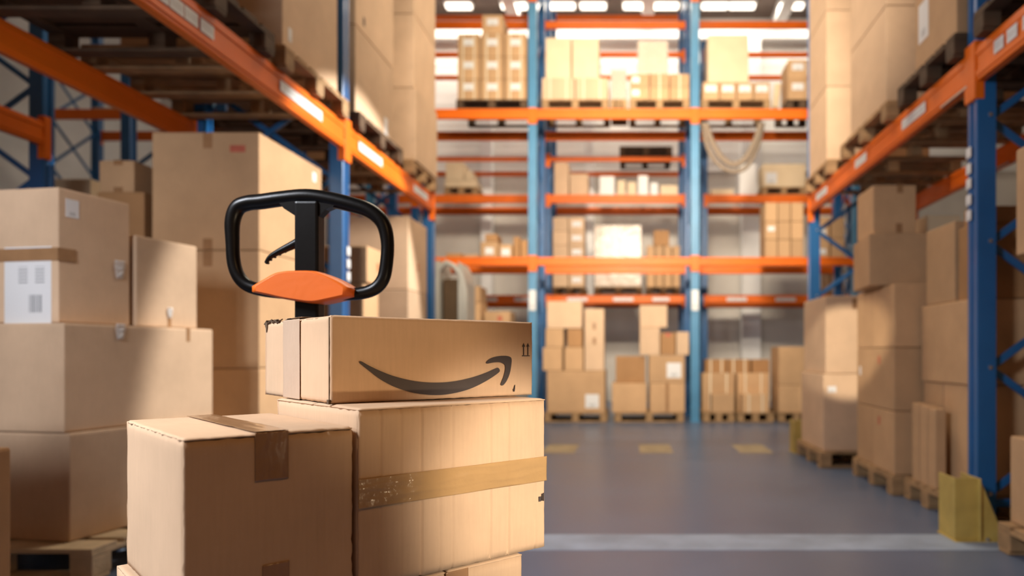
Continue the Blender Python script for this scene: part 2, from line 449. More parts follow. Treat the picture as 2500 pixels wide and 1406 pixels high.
def wall_mat(name, c0, c1, scale, ribs):
    m, nt, b = new_mat(name); N, L = nt.nodes, nt.links
    tc = N.new('ShaderNodeTexCoord'); n1 = N.new('ShaderNodeTexNoise'); n1.inputs['Scale'].default_value = scale; n1.inputs['Detail'].default_value = 6
    L.new(tc.outputs['Object'], n1.inputs['Vector'])
    cr = N.new('ShaderNodeValToRGB'); cr.color_ramp.elements[0].position = .3; cr.color_ramp.elements[1].position = .7
    cr.color_ramp.elements[0].color = (*c0, 1); cr.color_ramp.elements[1].color = (*c1, 1)
    L.new(n1.outputs['Fac'], cr.inputs['Fac']); L.new(cr.outputs['Color'], b.inputs['Base Color']); b.inputs['Roughness'].default_value = .7
    sp = N.new('ShaderNodeSeparateXYZ'); L.new(tc.outputs['Object'], sp.inputs[0])
    mu = N.new('ShaderNodeMath'); mu.operation = 'MULTIPLY'; mu.inputs[1].default_value = ribs; L.new(sp.outputs[2], mu.inputs[0])
    sn = N.new('ShaderNodeMath'); sn.operation = 'SINE'; L.new(mu.outputs[0], sn.inputs[0])
    bp = N.new('ShaderNodeBump'); bp.inputs['Strength'].default_value = .12; bp.inputs['Distance'].default_value = .02
    L.new(sn.outputs[0], bp.inputs['Height']); L.new(bp.outputs['Normal'], b.inputs['Normal'])
    return m
M['floor'] = floor_mat()
M['wall_low'] = wall_mat('concrete_wall', (.52, .48, .43), (.66, .62, .56), 1.2, 9)
M['wall_high'] = wall_mat('white_cladding', (.72, .70, .66), (.82, .80, .77), .8, 30)
M['ceiling'] = wall_mat('dark_roof_deck', (.10, .07, .055), (.16, .11, .085), 2, 5)
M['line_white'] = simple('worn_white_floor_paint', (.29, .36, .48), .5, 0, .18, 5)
M['line_yellow'] = simple('worn_yellow_floor_paint', (.34, .28, .17), .5, 0, .22, 6)

WB = 15.3
struct('floor', box_bm(-10, 9, -3, WB+.3, -.2, 0), M['floor'])
bm = bmesh.new(); add_box(bm, -10, 9, WB, WB+.3, 0, 4.9); struct('wall_back', bm, M['wall_low'])
struct('wall_back_upper', box_bm(-10, 9, WB-.04, WB+.3, 4.9, 8.4), M['wall_high'])
struct('wall_left', box_bm(-10.3, -10, -3, WB+.3, 0, 8.4), M['wall_high'])
struct('wall_right', box_bm(9, 9.3, -3, WB+.3, 0, 8.4), M['wall_low'])
struct('ceiling', box_bm(-10, 9, -3, WB+.3, 8.15, 8.4), M['ceiling'])
for i, (px, w, mt) in enumerate(((1190, 26, 'white'), (1832, 46, 'white'), (1440, 20, 'white'), (705, 30, 'white'), (15, 34, 'wall_low'))):
    x = wx(px, 15.1); ww = w*15.1/F
    struct('trim_%d' % (i+1), box_bm(x-ww/2, x+ww/2, 14.95, WB-.045, 0, 7.6, bev=.01), M[mt])
bm = bmesh.new()
for x in (-8, -5.2, -2.4, .35, 3.1, 5.9): add_box(bm, x-.12, x+.12, -3, 15.2, 7.88, 8.149)
struct('trim_6', bm, M['white'])
bm = bmesh.new()
add_box(bm, -10, 9, 15.0, 15.25, 7.62, 7.85); struct('trim_7', bm, M['white'])
# floor paint
struct('trim_8', box_bm(-3.5, 3.55, 3.66, 3.98, 0, .0015), M['line_white'])
bm = bmesh.new()
for X in (-1.75, -.74, .26, 1.28): add_box(bm, X-.17, X+.17, 7.25, 7.95, 0, .0015)
struct('trim_9', bm, M['line_yellow'])

# ceiling lamps
k = 0
for Y in (14.55,):
    for px in (1120, 1255, 1372, 1448, 1553, 1625, 1745, 1812, 1930):
        X = wx(px, Y); side = 'left' if px < 1290 else ('middle' if px < 1700 else 'right')
        t = thing('ceiling_lamp', 'short white tube lamp under the dark roof, %s' % ({1120: 'leftmost one in view', 1255: 'just left of the left blue post', 1372: 'first one right of the left blue post', 1448: 'second one right of the left blue post', 1553: 'in the middle of the aisle', 1625: 'just left of the right blue post', 1745: 'just right of the right blue post', 1812: 'second one right of the right blue post', 1930: 'third one right of the right blue post'}[px]), 'ceiling lamp', (X, Y, 8.145), 0, 'lamps under the roof')
        bm = bmesh.new(); add_box(bm, -.28, .28, -.12, .12, -.05, 0, bev=.01); obj('housing', bm, M['white'], t)
        bm = bmesh.new(); add_box(bm, -.26, .26, -.10, .10, -.115, -.052, bev=.03, seg=3); obj('diffuser', bm, M['lamp'], t)

# ================================================================== RACKS
XL, XL2, XR, XR2 = -2.25, -3.45, 2.0, 3.2
PY = [1.75, 5.67, 8.2]
def side_rack(label, xa, xb, ys, zt, h, sgn, labs, ztop=7.2, s=1.1, more=(), glints=None, plates=None, bolts=False, nobeam=()):
    t = thing('pallet_rack', label, 'pallet rack', (0, 0, 0), 0, 'blue and orange pallet racks')
    fa, fb = ('x+', 'x-') if sgn > 0 else ('x-', 'x+')
    ca, cb = xa-sgn*.055, xb+sgn*.055
    P = []
    for y in ys:
        a, b = frame(t, (ca, y), (cb, y), ztop, fa, fb, .73, .195, s, bolts)
        P.append(a)
    for i in range(len(ys)-1):
        if i in nobeam: continue
        for (zz, hh) in ((zt, h),)+tuple(more):
            rd = (.008, .10) if glints and i == 1 else None
            beam(t, (xa-sgn*.02, ys[i]), (xa-sgn*.02, ys[i+1]), zz, hh, .05, (sgn, 0), labs[i] if zz == zt else (), .34, lab_h=.035, lip=rd)
            beam(t, (xb+sgn*.02, ys[i]), (xb+sgn*.02, ys[i+1]), zz, hh*.9, .05, (sgn, 0), (), .30, lip=(.457, .56) if glints and i == 1 else None)
    for (i, z, dz) in (plates or ()):
        b = box_bm(-.03, .03, -.001, .001, -dz/2, dz/2)
        c = obj('location_plate', b, M['smalllab'], P[i]); c.location = (-.028 if sgn < 0 else .028, -.057*s, z)
    return t
side_rack('blue and orange pallet rack along the left side of the aisle', XL, XL2, PY, 2.82, .2, 1,
          [[(.17, .0), ], []][:0] or [[(.425, .11), (.455, .11), (.485, .11), (.52, .12), (.80, .62)], [(.20, .55), (.78, .5)]],
          plates=[(1, 1.82+.10*i, .07) for i in range(-3, 1)], glints=None)
side_rack('second pallet rack behind the left one, mostly hidden by its cartons', -4.6, -5.8, PY, 2.82, .18, 1, [[], []], glints=None, nobeam=(1,))
side_rack('blue and orange pallet rack along the right side of the aisle', XR, XR2, [.35, 4.2, 8.05], 2.775, .20, -1,
          [[(.80, .10), (.84, .10), (.88, .10), (.915, .10)], [(.22, .42), (.52, .3), (.85, .42)]],
          plates=[(1, 1+(CY-p)/F*4.2, .06) for p in (370, 410, 446, 486, 524)], glints=True, bolts=True)

def back_rack(label, Yf, Yr, xs, levels, ztop, s=1.15, labels=(), mat='blue'):
    t = thing('pallet_rack', label, 'pallet rack', (0, 0, 0), 0, 'blue and orange pallet racks')
    for x in xs:
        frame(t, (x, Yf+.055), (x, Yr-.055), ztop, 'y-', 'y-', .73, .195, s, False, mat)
    for i in range(len(xs)-1):
        for j, (zt, h) in enumerate(levels):
            lb = [(.22, .36), (.55, .36), (.82, .3)] if (j in labels) else ()
            beam(t, (xs[i], Yf+.02), (xs[i+1], Yf+.02), zt, h, .05, (0, -1), lb, .24)
            beam(t, (xs[i], Yr-.02), (xs[i+1], Yr-.02), zt, h, .05, (0, -1), (), .24)
    return t
R1, R1b, R2, R2b = 10.6, 11.7, 12.8, 13.9
GX = [-8.67, -6.265, -3.86, -1.454, .951, 3.357]
L11, L12, L13 = 2.436, 4.63, 6.42
t1 = back_rack('tall pallet rack across the far end of the aisle, front row', R1, R1b, GX, [(L11, .125), (L12, .15), (L13, .12)], 7.4, mat='blue_lit')
for x in GX[2:5]:
    p = [c for c in t1.children if c.name.startswith('upright_post') and abs(c.location.x-x) < .01 and c.location.y < 11][0]
    b = box_bm(-.05, .05, -.001, .001, -.15, .15); c = obj('location_plate', b, M['smalllab'], p); c.location = (0, -.060, wz(733, R1))
L21, L22, L23, L24 = 2.06, 3.85, 4.53, 6.40
back_rack('rear row of the pallet racks against the concrete wall, left part', R2, R2b, [-6.265, -3.86, -1.50, .985], [(L21, .16), (L22, .15), (L23, .08), (L24, .09), (7.56, .09)], 7.6, labels=(0,))
back_rack('rear row of the pallet racks against the concrete wall, right part', R2, R2b, [1.31, 3.95], [(L21, .16), (L22, .15), (L24, .09)], 6.6, labels=(0,))

# ================================================================== FOREGROUND STACK
A0 = Vector((-.452, 1.189, 0)); E1 = Vector((.712, .702, 0)).normalized(); E2 = Vector((-E1.y, E1.x, 0))
ANG = math.atan2(E1.y, E1.x)
def loc_of(v): v = Vector(v)-A0; return v.dot(E1), v.dot(E2)
def on_face(px, py, org, dr):
    """hit of the sight line through (px,py) with the upright plane through org along dr -> (distance along dr, height)"""
    k = (px-CX)/F
    t = (k*org.y-org.x)/(dr.x-k*dr.y); Y = org.y+dr.y*t
    return t, wz(py, Y)

def sheet(name, w, h, th, mat, parent, loc, rotz=0, tiltx=0, nu=40, nv=24, amp=.0012, grooves=(), edge=.0012, seed=0, smooth=True):
    """a sheet of board w by h standing in x,z (x from 0), outer face towards -y, slightly wavy, ragged rim, pressed grooves"""
    bm = bmesh.new(); fr = []; bk = []
    for i in range(nu+1):
        a, b = [], []
        for j in range(nv+1):
            x, z = w*i/nu, h*j/nv
            n = noise.noise(Vector((x*9+seed, z*9, seed*1.7)))*amp
            for g, dep in grooves: n += dep*math.exp(-((x-g)/.0022)**2)-dep*.45*math.exp(-((x-g-.005)/.003)**2)
            ex = noise.noise(Vector((z*60, seed, 3)))*edge if i in (0, nu) else 0
            ez = noise.noise(Vector((x*60, seed, 9)))*edge if j in (0, nv) else 0
            # rim rolls inwards a little
            rim = min(x, w-x, z, h-z); roll = .0022*max(0, 1-rim/.004)**2
            a.append(bm.verts.new((x+ex, n+roll, z+ez))); b.append(bm.verts.new((x+ex, th, z+ez)))
        fr.append(a); bk.append(b)
    for i in range(nu):
        for j in range(nv):
            bm.faces.new((fr[i][j], fr[i+1][j], fr[i+1][j+1], fr[i][j+1]))
            bm.faces.new((bk[i][j], bk[i][j+1], bk[i+1][j+1], bk[i+1][j]))
    for i in range(nu):
        bm.faces.new((fr[i][0], bk[i][0], bk[i+1][0], fr[i+1][0])); bm.faces.new((fr[i][nv], fr[i+1][nv], bk[i+1][nv], bk[i][nv]))
    for j in range(nv):
        bm.faces.new((fr[0][j], fr[0][j+1], bk[0][j+1], bk[0][j])); bm.faces.new((fr[nu][j], bk[nu][j], bk[nu][j+1], fr[nu][j+1]))
    o = obj(name, bm, M[mat], parent, smooth)
    o.location = loc; o.rotation_euler = (tiltx, 0, rotz)
    return o

def big_carton(label, a0, a1, b0, b1, z0, z1, mat='kraft_fore', seamdir='b', grooves=(), rim=.0014, seed=0, topgap=.002):
    """foreground carton in the stack's own frame (a along E1, b along E2): a core and board panels around it.
    seamdir 'b': the two top flaps meet along b; 'a': along a"""
    la, lb, h = a1-a0, b1-b0, z1-z0
    o3 = A0+E1*a0+E2*b0; T = .004
    core = box_bm(.004, la-.004, .004, lb-.004, 0.001, h-.004)
    t = obj('cardboard_box', core, M['kraft_core']); t.location = (o3.x, o3.y, z0+.001); t.rotation_euler = (0, 0, ANG)
    tag(t, label, 'cardboard box')
    sheet('front_panel', la-.002, h-.003-topgap, T, mat, t, (.001, 0, .001), 0, 0, max(30, int(la/.0022)), 24, .0016, grooves, rim, seed+1)
    sheet('back_panel', la-.002, h-.004, T, mat, t, (la-.001, lb, .001), math.pi, 0, 20, 12, .001, (), rim, seed+2)
    sheet('side_panel', lb-.002-rim*2, h-.003, T, mat, t, (0, lb-.001-rim, .001), -math.pi/2, 0, 50, 24, .0014, (), rim, seed+3)
    sheet('side_panel', lb-.002-rim*2, h-.003, T, mat, t, (la, .001+rim, .001), math.pi/2, 0, 30, 16, .0014, (), rim, seed+4)
    if seamdir == 'b':
        for (u0, u1, sd) in ((0.001, la/2-.0012, 5), (la/2+.0012, la-.001, 6)):
            sheet('top_flap', u1-u0, lb-.001, T, mat, t, (u0, 0.0005, h+.0005), 0, -math.pi/2, 40, 50, .0012, (), rim*1.6, seed+sd)
    else:
        for (v0, v1, sd) in ((0.0005, lb/2-.0012, 5), (lb/2+.0012, lb-.0005, 6)):
            sheet('top_flap', la-.001, v1-v0, T, mat, t, (0.0005, v0, h+.0005), 0, -math.pi/2, 50, 40, .0012, (), rim*1.6, seed+sd)
    return t

def tape_strip(name, parent, w, h, mat, loc, rotz=0, tiltx=0, seed=0, amp=.0006, wr=.0009):
    bm = bmesh.new(); nu, nv = max(10, int(w/.0025)), max(8, int(h/.0025)); g = []
    for i in range(nu+1):
        c = []
        for j in range(nv+1):
            x, z = w*i/nu, h*j/nv
            lo = z if h > w else x; ac = x if h > w else z
            n = noise.noise(Vector((ac*95+seed, lo*13, seed)))
            n = amp*n-wr*max(0, .25-abs(noise.noise(Vector((ac*60+seed*3, lo*9, 5+seed)))))*2
            c.append(bm.verts.new((x, n-.0022, z)))
        g.append(c)
    for i in range(nu):
        for j in range(nv): bm.faces.new((g[i][j], g[i+1][j], g[i+1][j+1], g[i][j+1]))
    o = obj(name, bm, M[mat], parent, True); o.location = loc; o.rotation_euler = (tiltx, 0, rotz)
    s = o.modifiers.new('th', 'SOLIDIFY'); s.thickness = .0004
    return o

# pallet and truck under the stack
PA0, PA1 = -.27, .59; PB0, PB1 = -.01, .56
pc = A0+E1*(PA0+PA1)/2+E2*(PB0+PB1)/2
pallet('small wooden pallet under the foreground cartons, standing on the truck forks', pc.x-(PA1-PA0)/2, pc.x+(PA1-PA0)/2, pc.y-(PB1-PB0)/2, pc.y+(PB1-PB0)/2, 0, .15, rot=ANG)
ZB = .153
big_carton('lowest tan carton in the foreground stack, under the carton with the long tape band', .0, .334, .002, .385, ZB, .603, seed=11)
big_carton('lower carton whose corner shows under the dark-fronted foreground carton', -.262, -.008, .006, .435, ZB, .613, seed=17)

# middle carton with tape band
ta, _ = on_face(1331, 1000, A0, E1)
mid_gro = [(on_face(p, 1100, A0, E1)[0], d) for p, d in ((928, .0020), (977, .0014), (1027, .0026), (1072, .0012), (1104, .0013), (1196, .0018), (1240, .0020), (1305, .0014))]
mid = big_carton('large tan carton with creased face and a long tan tape band, below the arrow-printed carton', 0, ta, 0, .388, .606, .909, grooves=mid_gro, seamdir='a', seed=3)
tape_strip('packing_tape', mid, ta+.002, .050, 'tape_clear', (-.001, -.0012, .742-.606), seed=2, amp=.0009, wr=.0016)
tape_strip('packing_tape', mid, .30, .046, 'tape_pale', (-.0012, .34, .225), -math.pi/2, seed=4)
# small printed mark at the right rim
b = bmesh.new()
for (u0, u1, v0, v1) in ((.000, .006, .0, .010), (.0075, .0095, .001, .015), (.011, .013, .0, .016)):
    add_box(b, u0, u1, -.0012, 0, v0, v1)
u, z = on_face(1317, 1225, A0, E1); c = obj('printed_mark', b, M['ink'], mid); c.location = (u-.003, -.0008, z-.606)

# lower tape of the bottom carton
lowc = [o for o in bpy.data.objects if o.name.startswith('cardboard_box') and 'lowest tan carton' in o.get('label', '')][0]
u0 = on_face(1088, 1400, A0, E1)[0]; u1 = on_face(1143, 1400, A0, E1)[0]
tape_strip('packing_tape', lowc, u1-u0, .12, 'tape', (u0, -.0006, .45-.121), seed=6)

# left carton, dark side to the right
O2 = Vector((-.466, 1.2, 0))+E2*0
lb0 = (Vector((-.62, 1.0, 0))-A0).dot(E2)
oL = Vector((-.62, 1.0, 0)); aL = (oL-A0).dot(E1)
lf = big_carton('tan carton in front left of the foreground stack, glossy brown tape over its top edge', aL, -.006, .006, .40, .618, .879, seamdir='b', seed=7, rim=.0026, topgap=.0032, grooves=((.052, .0008), (.190, .0012), (.20, .0005)))
orgL = A0+E1*aL+E2*.006
uA, zt_ = on_face(622, 1060, orgL, E1); uB, _ = on_face(703, 1060, orgL, E1); _, zb_ = on_face(622, 1178, orgL, E1)
tape_strip('packing_tape', lf, uB-uA, .879-zb_+.0018, 'tape', (uA, -.0002, zb_-.618), seed=8, amp=.0008, wr=.0012)
tape_strip('packing_tape', lf, uB-uA, .397, 'tape', (uA, -0.0024, .2618), 0, -math.pi/2, seed=9, amp=.0006, wr=.001)
uC, zc = on_face(640, 1382, orgL, E1); uD, _ = on_face(705, 1378, orgL, E1)
tape_strip('packing_tape', lf, uD-uC, max(.03, zc-.619), 'tape', (uC, -.0002, .0015), seed=10)

# arrow-printed carton
P1 = Vector((-.533, 1.27, 0)); f1 = Vector((.743, .669, 0)); LA = .430; f1.normalize(); f2 = Vector((-f1.y, f1.x, 0))
LB = .400; AZ0, AZ1 = .9115, 1.070
an1 = math.atan2(f1.y, f1.x)
core = box_bm(.004, LA-.004, .004, LB-.004, .001, AZ1-AZ0-.004)
am = obj('cardboard_box', core, M['kraft_core']); am.location = (P1.x, P1.y, AZ0); am.rotation_euler = (0, 0, an1)
tag(am, 'flat carton with a dark curved arrow printed on its side, top of the foreground stack', 'cardboard box')
h = AZ1-AZ0
sheet('front_panel', LA-.001, h-.0015, .004, 'kraft_fore', am, (.001, 0, .001), 0, 0, 110, 40, .0012, ((.035, .0004),), .0008, 21)
sheet('back_panel', LA-.002, h-.003, .004, 'kraft_fore', am, (LA-.001, LB, .001), math.pi, 0, 20, 12, .001, (), .001, 22)
sheet('end_flap', LB-.0125, h-.004, .004, 'kraft_fore', am, (.0012, LB-.003, .0015), -math.pi/2, 0, 60, 30, .0014, ((LB-.045, .0005),), .0016, 23)
sheet('end_flap', LB-.010, h-.004, .004, 'kraft_fore', am, (LA-.0012, .004, .0015), math.pi/2, 0, 30, 16, .001, (), .001, 24)
for (v0, v1, sd) in ((0.003, LB/2-.001, 25), (LB/2+.001, LB-.003, 26)):
    sheet('top_flap', LA-.004, v1-v0, .004, 'kraft_fore', am, (.003, v0, h+.0002), 0, -math.pi/2, 50, 30, .0012, (), .002, sd)
# pale tape down the end, over the top edge
orgE = P1+f1*.0012; eD = f2
vA, _ = on_face(693, 800, P1, f2); vB, _ = on_face(733, 800, P1, f2)
tape_strip('packing_tape', am, abs(vA-vB), h-.002, 'tape_pale', (.0012-.0003, max(vA, vB), .001), -math.pi/2, seed=12, amp=.0004, wr=.0005)
tape_strip('packing_tape', am, LA*.9, abs(vA-vB), 'tape_pale', (.002, min(vA, vB), h+.0004), 0, -math.pi/2, seed=13, amp=.0005)
# torn corner flakes on top left edge and at the near corner
b = bmesh.new()
for i in range(9):
    y = LB-.008-.022*i*random.uniform(.6, 1); a = random.uniform(-.8, .8)
    mt_ = Matrix.Translation((.003, y, h-.001)) @ Matrix.Rotation(a, 4, 'Y') @ Matrix.Rotation(random.uniform(-.4, .4), 4, 'X')
    add_box(b, -.004, .006, -.010, .010, -.001, .0012, mat=mt_)
obj('torn_edge', b, M['kraft_core'], am)
b = bmesh.new()
prism(b, [(-.006, .0), (.012, .001), (.010, -.010), (.004, -.022), (.001, -.013), (-.005, -.008)], -.0022, -.0008)
c = obj('tear', b, M['kraft_core'], am); c.location = (.0012, LB-.012, h-.001); c.rotation_euler = (0, 0, -math.pi/2)
b = bmesh.new(); add_box(b, -.0035, .001, -.003, .006, 0, h*.05); add_box(b, -.0005, .003, .0035, .0050, .004, h-.004)
obj('open_corner', b, M['kraft_core'], am)
# printed arrow
def printed(pts, nm, k=4, y=-.0022, smoothit=True):
    L = [on_face(600+x/3.289, 740+yy/3.289, P1, f1) for x, yy in pts]
    L = [(u, z-AZ0) for u, z in L]
    if smoothit: L = [tuple(v) for v in smooth_loop(L, k)]
    bm = bmesh.new(); prism(bm, L, y, y+.0011)
    bmesh.ops.triangulate(bm, faces=[f for f in bm.faces if len(f.verts) > 4])
    return obj(nm, bm, M['ink'], am)
printed([(925, 467), (985, 500), (1080, 545), (1200, 590), (1350, 625), (1500, 638), (1650, 630), (1800, 600), (1920, 560), (2000, 524), (2022, 519), (2035, 535), (2028, 556), (1955, 608), (1850, 665), (1750, 703), (1620, 731), (1500, 737), (1350, 720), (1200, 675), (1080, 612), (985, 540), (925, 492), (911, 476)], 'printed_arrow')
printed([(1928, 472), (1960, 445), (2010, 428), (2070, 422), (2112, 428), (2130, 446), (2129, 490), (2117, 560), (2093, 620), (2066, 656), (2050, 660), (2045, 645), (2063, 600), (2077, 550), (2080, 508), (2068, 487), (2035, 475), (1990, 476), (1945, 484), (1930, 484)], 'printed_arrow')
for cx in (2228, 2262):
    printed([(cx-12, 350), (cx, 321), (cx+12, 350), (cx+3, 347), (cx+3, 418), (cx-3, 418), (cx-3, 347)], 'printed_mark', smoothit=False)
printed([(2215, 419), (2277, 419), (2277, 426), (2215, 426)], 'printed_mark', smoothit=False)
printed([(2143, 690), (2149, 686), (2156, 704), (2160, 655), (2157, 655), (2153, 711), (2148, 708)], 'printed_mark', smoothit=False)

# ================================================================== PALLET TRUCK
HY = 1.78; hs = HY/F
def hp(px, py, dy=0): return Vector((wx(px, HY), HY+dy, wz(py, HY)))
tc_ = Vector((wx(755, HY), HY, 0))
pt = thing('pallet_truck', 'hand pallet truck with black loop handle and orange grip cover behind the foreground cartons', 'pallet truck', tc_, 0)
def tobj(nm, bm, mat, smooth=True, parent=None):
    for v in bm.verts: v.co -= tc_
    return obj(nm, bm, M[mat], parent or pt, smooth)
loop = [(640, 492), (690, 485), (748, 480), (800, 486), (860, 500), (905, 516), (935, 545), (946, 590), (944, 640), (936, 680), (915, 705), (880, 716), (830, 718), (760, 716), (690, 714), (640, 708), (605, 697), (583, 675), (571, 640), (568, 590), (568, 540), (580, 508), (605, 496)]
bm = bmesh.new(); lp = smooth_loop(loop, 5)
add_tube(bm, [hp(p.x, p.y) for p in lp], [.0158+.0035*max(0, min(1, (600-p.y)/100)) for p in lp], 16, closed=True)
tobj('loop_handle', bm, 'black')
bm = bmesh.new()
a_, b_ = wx(727, HY), wx(784, HY)
add_box(bm, a_, b_, HY-.02, HY+.024, wz(790, HY)-.35, wz(494, HY), bev=.006, seg=2)
# fillets to the loop
prism(bm, [(wx(700, HY), wz(512, HY)), (wx(728, HY), wz(530, HY)), (wx(728, HY), wz(490, HY)), (wx(680, HY), wz(490, HY))], HY-.014, HY+.014)
prism(bm, [(wx(783, HY), wz(490, HY)), (wx(783, HY), wz(532, HY)), (wx(800, HY), wz(514, HY)), (wx(835, HY), wz(498, HY))], HY-.014, HY+.014)
tobj('handle_shaft', bm, 'black', False)
# tiller bar down to the pump
bm = bmesh.new(); add_tube(bm, [(tc_.x, HY, wz(790, HY)-.3), (tc_.x, HY, .62), (tc_.x, HY, .42)], .022, 14); tobj('tiller_bar', bm, 'black')
# lever
bm = bmesh.new()
lv = smooth_loop([(740, 588), (712, 602), (685, 615), (663, 628), (652, 643)], 4, False)
add_tube(bm, [hp(p.x, p.y, -.006) for p in lv], [.0125-.0085*i/(len(lv)-1) for i in range(len(lv))], 10)
for i in range(6):
    p = lv[4+i*2]; add_tube(bm, [hp(p.x-1, p.y+6, -.010), hp(p.x-1, p.y+6, .0)], .0035, 8)
tobj('release_lever', bm, 'black')
# orange cover
top = [(631, 702), (660, 685), (685, 671), (705, 666), (728, 664), (775, 664), (800, 670), (840, 687), (872, 707)]
bot = [(870, 726), (830, 735), (785, 743), (740, 738), (700, 731), (660, 722), (631, 716)]
tl = [tuple(v) for v in smooth_loop(top, 4, False)]+[tuple(v) for v in smooth_loop(bot, 4, False)]
bm = bmesh.new()
b = bmesh.new()
V = [[b.verts.new(hp(CXo+(x-CXo)*s, 703+(y-703)*s, dy)) for (x, y) in tl] for (s, dy) in ((.86, -.046), (.965, -.038), (1, -.024), (1, .020), (.96, .034)) for CXo in (752,)]
for r_ in range(4):
    for i in range(len(tl)):
        j = (i+1) % len(tl); b.faces.new((V[r_][i], V[r_][j], V[r_+1][j], V[r_+1][i]))
b.faces.new(V[0][::-1]); b.faces.new(V[4])
bmesh.ops.recalc_face_normals(b, faces=b.faces); merge(bm, b)
o = tobj('grip_cover', bm, 'grip'); o.data.polygons[-1].use_smooth = False; o.data.polygons[-2].use_smooth = False
# pump, forks, wheels (below the frame, under and behind the cartons)
bm = bmesh.new(); add_cyl(bm, (tc_.x, HY, .10), (tc_.x, HY, .42), .055, 20); add_box(bm, tc_.x-.07, tc_.x+.07, HY-.06, HY+.06, .33, .45, bev=.02, seg=2)
tobj('hydraulic_pump', bm, 'grip')
ta0, tb0 = loc_of(tc_)
for s in (-1, 1):
    bm = bmesh.new(); c0 = A0+E1*(ta0+s*.135); m = Matrix.Rotation(ANG, 4, 'Z'); m.translation = c0
    add_box(bm, -.065, .065, .10, tb0-.055, .050, .088, bev=.008, mat=m); add_box(bm, -.065, .065, tb0-.065, tb0-.03, .05, .30, bev=.008, mat=m)
    tobj('fork', bm, 'grip', False)
    bm = bmesh.new(); m2 = m.copy()
    pA = m @ Vector((-.03, .16, .026)); pB = m @ Vector((.03, .16, .026)); add_cyl(bm, pA, pB, .0255, 16); tobj('roller', bm, 'black')
bm = bmesh.new(); m = Matrix.Rotation(ANG, 4, 'Z'); m.translation = A0+E1*ta0
add_box(bm, -.2, .2, tb0-.062, tb0-.04, .24, .30, bev=.005, mat=m); tobj('cross_frame', bm, 'grip', False)
for s in (-1, 1):
    bm = bmesh.new(); add_cyl(bm, (tc_.x+s*.02, HY+.02, .085), (tc_.x+s*.07, HY+.02, .085), .084, 24); tobj('steering_wheel', bm, 'black')

# ================================================================== LEFT: NEAR STACK
dirL = math.atan2(1, .18)-math.pi/2       # side walls lean off the aisle line by about ten degrees
def lbox(label, X, Y, wid, ln, z0, z1, **k):
    """carton whose right near edge stands at X,Y; wid to the left, ln away from the camera, turned by dirL"""
    o = carton(label, 0, wid, 0, ln, z0, z1, **k)
    c = Matrix.Rotation(dirL, 4, 'Z') @ Vector((-wid/2, ln/2, 0))
    o.location = (X+c.x, Y+c.y, z0+.0015); o.rotation_euler = (0, 0, dirL); return o
pl = pallet('wooden pallet with pale deck boards under the near left carton stack', -3.32, -2.36, 3.14, 4.34, 0, .144, mat='wood_pale')
lbox('bottom carton of the near left stack, on the pale pallet', -2.545, 3.25, .70, .92, .146, .641, mat='kraft_light', lab=[('r', .46, .985, .04, .04, 'tape')])
lbox('wide middle carton of the near left stack, torn white tape near its top edge', -2.570, 3.25, .70, .90, .642, 1.144, mat='kraft_light', lab=[('r', .32, .94, .055, .075, 'tear'), ('r', .80, .93, .025, .075, 'tape')])
b1 = lbox('carton with white address label and bar code, top of the near left stack', -2.636, 3.30, .70, .385, 1.146, 1.772, mat='kraft_light', lab=[('f', .76, .28, .26, .355, 'address'), ('r', .18, .86, .065, .085), ('r', .83, .45, .06, .09, 'tear')])
sw = .70
b = bmesh.new(); add_box(b, -.35, .3515, -.1940, -.1925, .285, .345); add_box(b, .3497, .3515, -.194, -.105, .285, .345); obj('packing_tape', b, M['tape'], b1)
lbox('blank square carton beside the bar-coded one, bottom tape tab torn', -2.553, 3.70, .70, .41, 1.146, 1.617, mat='kraft_light', lab=[('r', .52, .17, .035, .055, 'tear'), ('r', .52, .05, .022, .05, 'tape')])
# nearest left column at the frame's edge
pallet('wooden pallet at the left frame edge under the nearest carton column', -3.2, -2.24, 1.95, 2.62, 0, .144)
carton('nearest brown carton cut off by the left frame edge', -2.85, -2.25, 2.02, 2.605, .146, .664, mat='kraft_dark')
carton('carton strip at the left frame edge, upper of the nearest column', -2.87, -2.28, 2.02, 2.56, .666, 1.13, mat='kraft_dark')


# boxes deeper in the rack, left of the tall stack
pallet('wooden pallet under the dark-fronted cartons left of the tall stack', -3.66, -3.16, 4.72, 5.42, 0, .144)
yb = 4.76
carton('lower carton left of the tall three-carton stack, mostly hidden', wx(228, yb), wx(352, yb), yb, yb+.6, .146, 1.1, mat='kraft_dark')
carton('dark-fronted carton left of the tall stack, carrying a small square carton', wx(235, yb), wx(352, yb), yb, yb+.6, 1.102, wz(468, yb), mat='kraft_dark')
carton('small square carton with two tape tabs, on the dark-fronted carton', wx(241, yb+.03), wx(327, yb+.03), yb+.03, yb+.45, wz(468, yb)+.002, wz(388, yb), mat='kraft', lab=[('f', .55, .93, .06, .035, 'tape'), ('f', .55, .08, .06, .035, 'tape')])

# tall stack of three large cartons
pallet('wooden pallet under the tall three-carton stack on the left', -3.12, -2.38, 4.62, 5.58, 0, .144)
for i, (w_, l_) in enumerate((('bottom', []), ('middle', [('f', .52, .93, .06, .10, 'tape')]), ('top', [('f', .52, .93, .06, .10, 'tape'), ('f', .80, .86, .10, .045, 'red_ink'), ('r', .86, .88, .06, .07), ('f', .52, .05, .06, .07, 'tape')]))):
    carton('large pale carton, %s of the tall three-carton stack behind the truck handle' % w_, -3.095, -2.40, 4.63, 5.57, .146+.764*i, .146+.764*(i+1)-.002, mat='kraft', lab=l_, group='tall stack of large cartons')

